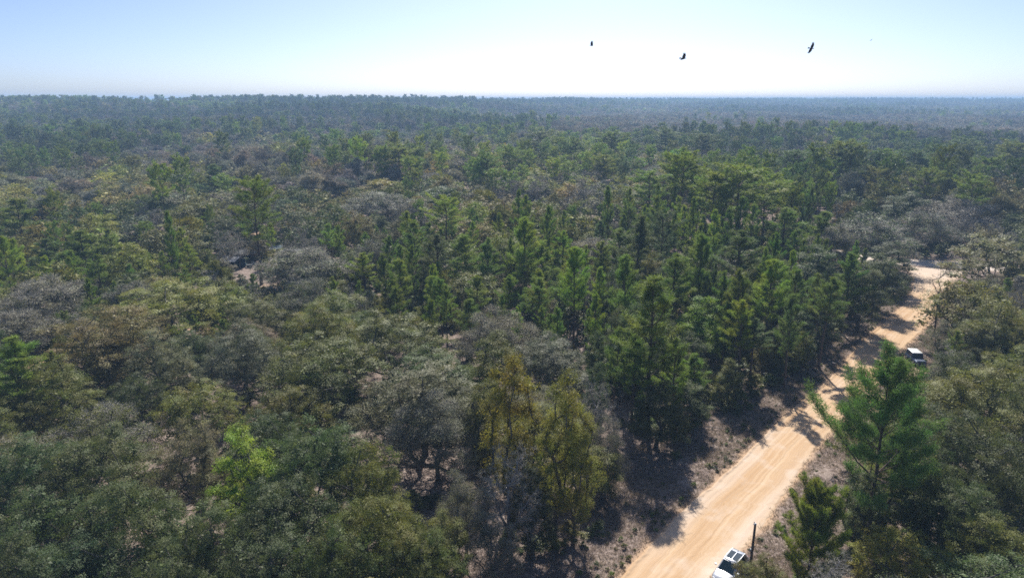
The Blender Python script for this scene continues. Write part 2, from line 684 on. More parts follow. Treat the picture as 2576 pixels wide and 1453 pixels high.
def bare_proto(key, seed, h=12.0, w=8.0, K=16, per=26, twigs=420, bark=None, tl=0.5, tw=0.022):
    """Leafless tree: limbs, branches and a haze of twigs."""
    g = np.random.default_rng(seed)
    hf = h * g.uniform(0.22, 0.35)
    lobes = dome_lobes(g, h, w, K, low=0.45, rl=(0.15, 0.22), inner=2)
    trunk = [np.array([0, 0, -0.3]), np.array([0.1, 0, hf * .5]), np.array([0.15, 0.1, hf]), np.array([0.2, 0.1, h * .6])]
    P, pr, ch, rad, hc = skeleton(g, trunk, lobes, per, tip=0.016, expo=0.42)
    Ps, Ds = [], []
    tips = np.where(~hc)[0]
    for q in tips:
        m = max(2, int(twigs * K / max(1, len(tips))))
        d = rvec(m, g) + (P[q] - np.array([0, 0, hf])) * 0.06 + np.array([0, 0, 0.3])
        d /= np.linalg.norm(d, axis=1, keepdims=True)
        Ps.append(P[q] - d * 0.1 * g.random((m, 1)) + g.normal(size=(m, 3)) * 0.12)
        Ds.append(d)
    q = np.concatenate(Ps)
    d = np.concatenate(Ds)
    V, F = slivers(q, d, tl, tw, g)
    me = mesh_np(key + '_crown', V, F, [bark or M_TWIG], None, attr={'v': ('FACE', g.random(len(F)))})
    tm = wood_mesh(key + '_trunk', P, pr, ch, rad, bark or M_GBARK)
    PROTO[key] = dict(crown=me, trunk=tm, h=h, w=w)


# near detail
for i in range(5):
    oak_proto(f'oakN{i}', 100 + i, h=12, w=11, K=[36, 30, 40, 33, 38][i], clumps=44, per=56, size=0.135, sig=0.22, low=[.42, .45, .38, .42, .35][i])
for i in range(3):
    oak_proto(f'greyN{i}', 120 + i, h=12, w=10.5, K=32, clumps=36, per=30, size=0.125, sig=0.28, twigs=600, tl=0.5)
for i in range(2):
    oak_proto(f'tallN{i}', 130 + i, h=13, w=6.5, K=34, clumps=30, per=42, size=0.13, sig=0.24, low=0.36)
oak_proto('limeN0', 140, h=11, w=6, K=30, clumps=28, per=40, size=0.12, sig=0.2, low=0.5)
for i in range(3):
    pine_proto(f'pineN{i}', 150 + i, h=22, w=8.5, start=[.48, .55, .42][i], nb=64, sub=9, tuft=20, nlen=0.42, nwid=0.06)
for i in range(5):
    pine_proto(f'youngN{i}', 160 + i, h=[14, 15, 13, 16, 14][i], w=[4.6, 4.4, 5.0, 4.2, 4.8][i], start=[.26, .42, .2, .5, .35][i], nb=[62, 48, 70, 42, 54][i], sub=9, tuft=16, nlen=0.36, nwid=0.042, shape=['cone', 'oval', 'cone', 'oval', 'cone'][i])
bare_proto('bareN0', 170, h=12, w=8)
bare_proto('bareN1', 171, h=14, w=7, K=18)
# middle distance
for i in range(4):
    oak_proto(f'oakM{i}', 200 + i, h=12, w=11, K=32, clumps=30, per=22, size=0.22, sig=0.3, low=[.42, .45, .38, .42][i])
for i in range(3):
    oak_proto(f'greyM{i}', 220 + i, h=12, w=10.5, K=30, clumps=26, per=13, size=0.21, sig=0.34, twigs=480, tl=0.7)
for i in range(3):
    pine_proto(f'pineM{i}', 250 + i, h=22, w=8.0, start=[.5, .58, .45][i], nb=56, sub=7, tuft=13, nlen=0.55, nwid=0.11)
for i in range(3):
    pine_proto(f'youngM{i}', 260 + i, h=14, w=4.8, start=[.22, .3, .4][i], nb=[50, 44, 38][i], sub=7, tuft=12, nlen=0.45, nwid=0.07, shape=['cone', 'oval', 'oval'][i])
bare_proto('bareM0', 270, h=14, w=8, K=14, per=16, twigs=260, tl=0.8, tw=0.05)
# shrubs
for i in range(3):
    oak_proto(f'shrub{i}', 280 + i, h=3.2, w=3.6, K=9, clumps=22, per=14, size=0.16, sig=0.2, low=0.3)
# far forest
for i in range(5):
    oak_proto(f'far_oak{i}', 300 + i, h=12, w=12, K=16, clumps=13, per=7, size=0.85, sig=0.35, far=True)
for i in range(3):
    oak_proto(f'far_grey{i}', 320 + i, h=13, w=10, K=16, clumps=8, per=3, size=0.7, sig=0.4, far=True, twigs=70, tl=1.5)
for i in range(3):
    pine_proto(f'far_pine{i}', 330 + i, h=21, w=9.0, start=[.45, .55, .4][i], nb=34, sub=4, tuft=6, nlen=1.1, nwid=0.42, far=True)
# finer meshes of the far wood's near edge
for i in range(3):
    oak_proto(f'mid_oak{i}', 340 + i, h=12, w=12, K=22, clumps=20, per=9, size=0.44, sig=0.32, far=True)
for i in range(2):
    oak_proto(f'mid_grey{i}', 350 + i, h=13, w=11, K=20, clumps=14, per=4, size=0.45, sig=0.35, far=True, twigs=190, tl=1.0)
for i in range(2):
    pine_proto(f'mid_pine{i}', 360 + i, h=21, w=8.5, start=[.48, .55][i], nb=46, sub=5, tuft=9, nlen=0.75, nwid=0.2, far=True)


def sr(r, g, b):
    return tuple(((c / 255) / 12.92 if c / 255 <= 0.04045 else ((c / 255 + 0.055) / 1.055) ** 2.4) for c in (r, g, b))


# tree colours (real leaf albedo, linear) and the words for them
TINT = {
    'dark':   ((0.108, 0.138, 0.042), 'dark grey-green'),
    'olive':  ((0.185, 0.195, 0.040), 'olive green'),
    'yolive': ((0.260, 0.262, 0.040), 'yellow-olive'),
    'tan':    ((0.235, 0.212, 0.075), 'tan-brown'),
    'grey':   ((0.195, 0.195, 0.105), 'silvery grey'),
    'lime':   ((0.340, 0.420, 0.045), 'bright chartreuse'),
    'pgreen': ((0.160, 0.230, 0.036), 'deep green'),
    'pfresh': ((0.210, 0.290, 0.036), 'fresh green'),
    'pdeep':  ((0.125, 0.185, 0.036), 'dark green'),
    'plime':  ((0.270, 0.340, 0.030), 'yellow-green'),
    'pblue':  ((0.120, 0.165, 0.055), 'bluish green'),
    'polive': ((0.185, 0.220, 0.035), 'olive'),
}

# ------------------------------------------------------------------ road outline on the ground
LEFT = [(1430, 1600), (1559, 1453), (1659, 1342), (1717, 1282), (1777, 1232), (1850, 1166), (1972, 1047), (2068, 967), (2112, 926), (2152, 877), (2198, 832), (2273, 767), (2297, 727), (2302, 700), (2286, 680), (2262, 667)]
RIGHT = [(1690, 1600), (1790, 1453), (1907, 1342), (1958, 1257), (2017, 1177), (2078, 1097), (2150, 1020), (2218, 952), (2263, 881), (2328, 826), (2356, 788), (2376, 737), (2398, 704), (2425, 687), (2470, 682)]
LG = np.array([at(*p)[:2] for p in LEFT])
RG = np.array([at(*p)[:2] for p in RIGHT])


def resample(P, n):
    s = np.r_[0, np.cumsum(np.linalg.norm(np.diff(P, axis=0), axis=1))]
    t = np.linspace(0, s[-1], n)
    for _ in range(1):
        Q = np.column_stack([np.interp(t, s, P[:, 0]), np.interp(t, s, P[:, 1])])
    k = np.ones(9) / 9
    pad = 4
    Qp = np.vstack([np.repeat(Q[:1], pad, 0), Q, np.repeat(Q[-1:], pad, 0)])
    return np.column_stack([np.convolve(Qp[:, 0], k, 'valid'), np.convolve(Qp[:, 1], k, 'valid')])


# pair the two edges by common stations
def stations(n=460):
    L0 = resample(LG, 300)
    R0 = resample(RG, 300)
    t = np.linspace(0, 299, n)
    i = np.arange(300)
    Lq = np.column_stack([np.interp(t, i, L0[:, 0]), np.interp(t, i, L0[:, 1])])
    Rq = np.column_stack([np.interp(t, i, R0[:, 0]), np.interp(t, i, R0[:, 1])])
    return Lq, Rq


SL, SR_ = stations()
CEN = (SL + SR_) / 2
CROSS = np.array([at(X, Y)[:2] for X, Y in [(2080, 632), (2250, 657), (2350, 661), (2440, 668), (2560, 676), (2700, 690)]])
CROSS_W = 4.2


def seg_dist(P, A, B):
    d = B - A
    L2 = (d ** 2).sum(1)
    out = np.full(len(P), 1e9)
    for a, dd, l in zip(A, d, L2):
        t = np.clip(((P - a) @ dd) / max(l, 1e-9), 0, 1)
        q = np.linalg.norm(P - a - t[:, None] * dd, axis=1)
        out = np.minimum(out, q)
    return out


def road_dist(P):
    """Distance outside the road edge (negative inside)."""
    P = np.asarray(P, float)
    A, B = SL[::6], SR_[::6]
    d = np.minimum(seg_dist(P, A[:-1], A[1:]), seg_dist(P, B[:-1], B[1:]))
    poly = np.vstack([A, B[::-1]])
    ins = np.zeros(len(P), bool)
    j = len(poly) - 1
    for i in range(len(poly)):
        xi, yi = poly[i]
        xj, yj = poly[j]
        c = ((yi > P[:, 1]) != (yj > P[:, 1])) & (P[:, 0] < (xj - xi) * (P[:, 1] - yi) / (yj - yi + 1e-12) + xi)
        ins ^= c
        j = i
    out = np.where(ins, -d, d)
    return np.minimum(out, seg_dist(P, CROSS[:-1], CROSS[1:]) - CROSS_W)


def side_of_road(P):
    """+ on the left (forest) side of the road."""
    P = np.asarray(P, float)
    i = np.argmin(np.linalg.norm(P[:, None, :] - CEN[None, ::6, :], axis=2), axis=1) * 6
    i = np.clip(i, 1, len(CEN) - 2)
    t = CEN[i + 1] - CEN[i - 1]
    q = P - CEN[i]
    return np.sign(t[:, 0] * q[:, 1] - t[:, 1] * q[:, 0])


# open spots: (x, y, radius, kind)   kind: sand, bare
OPEN = []
for X, Y, r, k in [(1000, 1072 * 1, 0, 'x')]:
    pass
for X, Y, r, k in [(680, 722, 5.0, 'bare'), (690, 640, 4, 'bare'), (605, 655, 3, 'bare'), (650, 590, 4, 'sand'),
                   (530, 822, 4.0, 'sand'), (98, 922, 5.0, 'sand'), (880, 640, 3, 'sand'), (1170, 655, 4, 'sand'), (15, 1425, 3.0, 'bare'),
                   (2225, 1015, 5.5, 'sand'), (2290, 930, 4.5, 'bare')]:
    p = at(X, Y)
    OPEN.append((p.x, p.y, r, k))


# ------------------------------------------------------------------ terrain
def grid_axis(lo, dlo, dhi, hi, step, far_steps):
    mid = np.arange(dlo, dhi + 1e-6, step)
    a = dlo - (np.geomspace(step * 1.5, dlo - lo, far_steps))[::-1]
    b = dhi + np.geomspace(step * 1.5, hi - dhi, far_steps)
    return np.concatenate([a, mid, b])


def build_ground():
    gx = grid_axis(-7000, -95, 125, 7000, 0.75, 70)
    gy = grid_axis(-600, 30, 200, 7500, 0.75, 80)
    X, Y = np.meshgrid(gx, gy)
    x, y = X.ravel(), Y.ravel()
    z = hz(x, y)
    near = sstep(420, 260, np.hypot(x, y))
    P = np.column_stack([x, y])
    rd = np.full(len(P), 50.0)
    box = (x > -20) & (x < 160) & (y > 25) & (y < 200)
    rd[box] = road_dist(P[box])
    rough = sstep(0.3, 2.0, rd)
    z = z + near * np.where(rd < 49, rough, 1) * ((fbm(x, y, 3.2, 2, 3) - 0.5) * 0.34 + (vnoise(x, y, 0.9, 6) - 0.5) * 0.10)
    z = z - sstep(0.0, -0.8, rd) * 0.22        # the road sheet lies in a shallow bed
    sand = sstep(0.9, 0.0, rd + (fbm(x, y, 1.5, 4, 3) - 0.5) * 1.6)
    for ox, oy, r, k in OPEN:
        d = np.hypot(x - ox, y - oy) / r + (fbm(x, y, 2.5, 8, 3) - 0.5) * 0.9
        if k == 'sand':
            sand = np.maximum(sand, sstep(1.0, 0.6, d))
        else:
            sand = np.maximum(sand, sstep(1.0, 0.6, d) * 0.45)
    n, m = len(gx), len(gy)
    i = np.arange(n - 1)
    j = np.arange(m - 1)
    I, J = np.meshgrid(i, j)
    a = (J * n + I).ravel()
    F = np.column_stack([a, a + 1, a + n + 1, a + n])
    mt, T, N, L = new_mat('forest_floor')
    geo = N.new('ShaderNodeNewGeometry')
    sa = N.new('ShaderNodeAttribute')
    sa.attribute_name = 'sand'

    def noise(scale, det=4, rough=0.6):
        q = N.new('ShaderNodeTexNoise')
        q.inputs['Scale'].default_value = scale
        q.inputs['Detail'].default_value = det
        q.inputs['Roughness'].default_value = rough
        L.new(geo.outputs['Position'], q.inputs['Vector'])
        return q

    def ramp(src, stops):
        q = N.new('ShaderNodeValToRGB')
        e = q.color_ramp.elements
        e[0].position, e[0].color = stops[0][0], (*stops[0][1], 1)
        e[1].position, e[1].color = stops[-1][0], (*stops[-1][1], 1)
        for p, c in stops[1:-1]:
            k = e.new(p)
            k.color = (*c, 1)
        L.new(src, q.inputs[0])
        return q
    n1, n2, n3 = noise(2.6, 8, 0.75), noise(0.28, 4), noise(14, 3, 0.7)
    litter = ramp(n1.outputs['Fac'], [(0.34, (0.07, 0.05, 0.043)), (0.47, (0.20, 0.150, 0.128)), (0.56, (0.31, 0.245, 0.212)), (0.68, (0.52, 0.44, 0.40))])
    fine = ramp(n3.outputs['Fac'], [(0.35, (0.6, 0.6, 0.6)), (0.65, (1.25, 1.25, 1.25))])
    mul = N.new('ShaderNodeMix')
    mul.data_type = 'RGBA'
    mul.blend_type = 'MULTIPLY'
    mul.inputs['Factor'].default_value = 1
    L.new(litter.outputs[0], mul.inputs['A'])
    L.new(fine.outputs[0], mul.inputs['B'])
    pale = ramp(n2.outputs['Fac'], [(0.52, (0, 0, 0)), (0.68, (1, 1, 1))])
    mp = N.new('ShaderNodeMath')
    mp.operation = 'MULTIPLY'
    mp.inputs[1].default_value = 0.45
    L.new(pale.outputs[0], mp.inputs[0])
    mx = N.new('ShaderNodeMix')
    mx.data_type = 'RGBA'
    mx.inputs['B'].default_value = (0.42, 0.345, 0.30, 1)
    L.new(mp.outputs[0], mx.inputs['Factor'])
    L.new(mul.outputs['Result'], mx.inputs['A'])
    ms = N.new('ShaderNodeMix')
    ms.data_type = 'RGBA'
    ms.inputs['B'].default_value = (0.50, 0.345, 0.225, 1)
    L.new(sa.outputs['Fac'], ms.inputs['Factor'])
    L.new(mx.outputs['Result'], ms.inputs['A'])
    p = principled(N, **{'Roughness': 0.95, 'Specular IOR Level': 0.1})
    L.new(ms.outputs['Result'], p.inputs['Base Color'])
    b = N.new('ShaderNodeBump')
    b.inputs['Strength'].default_value = 0.7
    b.inputs['Distance'].default_value = 0.12
    L.new(n1.outputs['Fac'], b.inputs['Height'])
    L.new(b.outputs[0], p.inputs['Normal'])
    o = N.new('ShaderNodeOutputMaterial')
    L.new(p.outputs[0], o.inputs[0])
    me = mesh_np('ground', np.column_stack([x, y, z]), F, [mt], smooth=True, attr={'sand': ('POINT', sand)})
    ob = bpy.data.objects.new('ground', me)
    COL.objects.link(ob)
    ob['kind'] = 'structure'
    ob['label'] = 'forest floor of leaf litter and pale sand under the trees'


build_ground()


def build_roads():
    n = 900
    nc = 46
    i = np.arange(len(SL))
    t = np.linspace(0, len(SL) - 1, n)
    Lq = np.column_stack([np.interp(t, i, SL[:, 0]), np.interp(t, i, SL[:, 1])])
    Rq = np.column_stack([np.interp(t, i, SR_[:, 0]), np.interp(t, i, SR_[:, 1])])
    C = (Lq + Rq) / 2
    s = np.r_[0, np.cumsum(np.linalg.norm(np.diff(C, axis=0), axis=1))]
    across = (Rq - Lq)
    wid = np.linalg.norm(across, axis=1)
    un = across / wid[:, None]
    jl = (fbm(s, s * 0, 2.2, 11, 3) - 0.5) * 0.5 + (vnoise(s, s * 0, 0.5, 12) - 0.5) * 0.25
    jr = (fbm(s, s * 0 + 5, 5.5, 13, 3) - 0.5) * 0.7 + (vnoise(s, s * 0, 0.5, 14) - 0.5) * 0.4
    L2 = Lq + un * (jl - 0.15)[:, None]
    R2 = Rq + un * (jr + 0.25)[:, None]
    v = np.linspace(0, 1, nc)
    G = L2[:, None, :] * (1 - v)[None, :, None] + R2[:, None, :] * v[None, :, None]
    x, y = G[..., 0], G[..., 1]
    V_ = np.broadcast_to(v[None, :], x.shape)
    Sm = np.broadcast_to(s[:, None], x.shape)
    m_ = V_ * wid[:, None]                       # metres from the left edge
    z = 0.02 + 0.05 * np.sin(np.pi * V_)

    def rut(pos, dep, w):
        p = pos + (fbm(Sm, Sm * 0, 60, int(pos * 7) + 20, 2) - 0.5) * 0.7
        return -dep * np.exp(-((m_ - p) / w) ** 2) + dep * 0.5 * np.exp(-((m_ - p - w * 1.7) / (w * 0.7)) ** 2)
    for pos, dep, w in [(1.7, .020, .13), (2.9, .026, .12), (3.3, .022, .12), (4.1, .022, .13), (4.6, .020, .10), (5.3, .018, .15), (2.2, .014, .12)]:
        z = z + rut(pos, dep, w) * 1.5 * (0.35 + 0.9 * vnoise(Sm, Sm * 0, 9, int(pos * 10)))
    # grader berm along the left edge
    z = z + 0.16 * np.exp(-((m_ - 0.30) / 0.22) ** 2) * (0.5 + vnoise(Sm, m_, 0.6, 33))
    z = z + (fbm(Sm * 0.35, m_, 0.8, 35, 3) - 0.5) * 0.035
    z = z + 0.045 * (vnoise(Sm, m_ * 2, 0.25, 37) - 0.5) * np.clip(sstep(1.1, 0.2, m_) + sstep(0.72, 1.0, V_), 0, 1)
    edge = np.minimum(V_, 1 - V_) * wid[:, None]
    z = z - sstep(0.45, 0.0, edge) * 0.16
    idx = (np.arange(n - 1)[:, None] * nc + np.arange(nc - 1)[None, :]).ravel()
    F = np.column_stack([idx, idx + 1, idx + nc + 1, idx + nc])
    mt, T, N, L = new_mat('orange_sand')
    sa = N.new('ShaderNodeAttribute')
    sa.attribute_name = 'along'
    ca = N.new('ShaderNodeAttribute')
    ca.attribute_name = 'crosswise'
    pa = N.new('ShaderNodeAttribute')
    pa.attribute_name = 'pale'
    geo = N.new('ShaderNodeNewGeometry')
    cmb = N.new('ShaderNodeCombineXYZ')
    L.new(sa.outputs['Fac'], cmb.inputs[0])
    L.new(ca.outputs['Fac'], cmb.inputs[1])

    def noise(vec, scale, det=4, rough=0.55, sx=1.0):
        mp = N.new('ShaderNodeMapping')
        mp.inputs['Scale'].default_value = (sx, 1, 1)
        L.new(vec, mp.inputs[0])
        q = N.new('ShaderNodeTexNoise')
        q.inputs['Scale'].default_value = scale
        q.inputs['Detail'].default_value = det
        q.inputs['Roughness'].default_value = rough
        L.new(mp.outputs[0], q.inputs['Vector'])
        return q
    a = noise(cmb.outputs[0], 1.1, 5, 0.6, 0.022)   # streaks along the road
    c = noise(cmb.outputs[0], 5.0, 4, 0.6, 0.012)
    d = noise(geo.outputs['Position'], 0.35, 4)
    r1 = N.new('ShaderNodeValToRGB')
    e = r1.color_ramp.elements
    e[0].position, e[0].color = 0.32, (0.46, 0.295, 0.165, 1)
    e[1].position, e[1].color = 0.66, (0.59, 0.435, 0.290, 1)
    k = e.new(0.5)
    k.color = (0.535, 0.37, 0.228, 1)
    L.new(a.outputs['Fac'], r1.inputs[0])
    r2 = N.new('ShaderNodeValToRGB')
    e = r2.color_ramp.elements
    e[0].position, e[0].color = 0.34, (0.76, 0.74, 0.72, 1)
    e[1].position, e[1].color = 0.52, (1.0, 1.0, 1.0, 1)
    L.new(c.outputs['Fac'], r2.inputs[0])
    mul = N.new('ShaderNodeMix')
    mul.data_type = 'RGBA'
    mul.blend_type = 'MULTIPLY'
    mul.inputs['Factor'].default_value = 0.55
    L.new(r1.outputs[0], mul.inputs['A'])
    L.new(r2.outputs[0], mul.inputs['B'])
    # drifts of paler grey-white sand
    r3 = N.new('ShaderNodeValToRGB')
    e = r3.color_ramp.elements
    e[0].position, e[0].color = 0.52, (0, 0, 0, 1)
    e[1].position, e[1].color = 0.72, (1, 1, 1, 1)
    L.new(d.outputs['Fac'], r3.inputs[0])
    ad = N.new('ShaderNodeMath')
    ad.operation = 'MULTIPLY_ADD'
    ad.inputs[1].default_value = 0.4
    ad.use_clamp = True
    L.new(r3.outputs[0], ad.inputs[0])
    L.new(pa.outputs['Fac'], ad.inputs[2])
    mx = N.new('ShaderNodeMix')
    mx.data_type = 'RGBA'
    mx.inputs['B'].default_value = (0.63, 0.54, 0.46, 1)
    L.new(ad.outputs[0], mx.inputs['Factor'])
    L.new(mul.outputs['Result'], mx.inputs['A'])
    # specks of bark, leaves and gravel
    sp = noise(geo.outputs['Position'], 9.0, 3, 0.7)
    r4 = N.new('ShaderNodeValToRGB')
    e = r4.color_ramp.elements
    e[0].position, e[0].color = 0.26, (0.5, 0.42, 0.36, 1)
    e[1].position, e[1].color = 0.33, (1, 1, 1, 1)
    L.new(sp.outputs['Fac'], r4.inputs[0])
    mu2 = N.new('ShaderNodeMix')
    mu2.data_type = 'RGBA'
    mu2.blend_type = 'MULTIPLY'
    mu2.inputs['Factor'].default_value = 1
    L.new(mx.outputs['Result'], mu2.inputs['A'])
    L.new(r4.outputs[0], mu2.inputs['B'])
    p = principled(N, **{'Roughness': 0.95, 'Specular IOR Level': 0.1})
    L.new(mu2.outputs['Result'], p.inputs['Base Color'])
    b = N.new('ShaderNodeBump')
    b.inputs['Strength'].default_value = 0.3
    b.inputs['Distance'].default_value = 0.03
    L.new(c.outputs['Fac'], b.inputs['Height'])
    L.new(b.outputs[0], p.inputs['Normal'])
    o = N.new('ShaderNodeOutputMaterial')
    L.new(p.outputs[0], o.inputs[0])
    P = np.column_stack([x.ravel(), y.ravel(), z.ravel()])
    tt = np.broadcast_to(np.linspace(0, 1, n)[:, None], x.shape).ravel()
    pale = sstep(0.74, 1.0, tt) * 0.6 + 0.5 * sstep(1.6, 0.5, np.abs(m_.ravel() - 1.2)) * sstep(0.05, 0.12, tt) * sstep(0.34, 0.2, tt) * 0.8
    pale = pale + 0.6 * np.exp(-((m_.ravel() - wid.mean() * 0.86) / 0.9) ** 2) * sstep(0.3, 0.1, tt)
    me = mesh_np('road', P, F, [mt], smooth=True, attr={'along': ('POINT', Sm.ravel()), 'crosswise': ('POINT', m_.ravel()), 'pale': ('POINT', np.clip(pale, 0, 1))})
    ob = bpy.data.objects.new('road', me)
    COL.objects.link(ob)
    ob['kind'] = 'structure'
    ob['label'] = 'orange sand road curving through the forest'
    # the pale cross road at the bend
    Q = resample(CROSS, 160)
    tg = np.gradient(Q, axis=0)
    tg /= np.linalg.norm(tg, axis=1, keepdims=True)
    nr = np.column_stack([-tg[:, 1], tg[:, 0]])
    nc2 = 18
    vv = np.linspace(-1, 1, nc2)
    ss = np.r_[0, np.cumsum(np.linalg.norm(np.diff(Q, axis=0), axis=1))]
    hw = CROSS_W * (1 + (fbm(ss, ss * 0, 3, 41, 3) - 0.5) * 0.5)
    G = Q[:, None, :] + nr[:, None, :] * (vv[None, :] * hw[:, None])[..., None]
    z = 0.062 + 0.02 * (vnoise(G[..., 0], G[..., 1], 0.7, 44) - 0.5) - 0.15 * sstep(0.9, 1.0, np.abs(vv))[None, :]
    idx = (np.arange(159)[:, None] * nc2 + np.arange(nc2 - 1)[None, :]).ravel()
    F = np.column_stack([idx, idx + 1, idx + nc2 + 1, idx + nc2])
    P = np.column_stack([G[..., 0].ravel(), G[..., 1].ravel(), z.ravel()])
    al = np.broadcast_to(ss[:, None], (160, nc2)).ravel()
    cr = np.broadcast_to((vv * 4)[None, :], (160, nc2)).ravel()
    me = mesh_np('cross_road', P, F, [mt], smooth=True, attr={'along': ('POINT', al), 'crosswise': ('POINT', cr), 'pale': ('POINT', np.full(len(P), 0.95))})
    ob = bpy.data.objects.new('cross_road', me)
    COL.objects.link(ob)
    ob['kind'] = 'structure'
    ob['label'] = 'pale sand cross road beyond the bend'


build_roads()

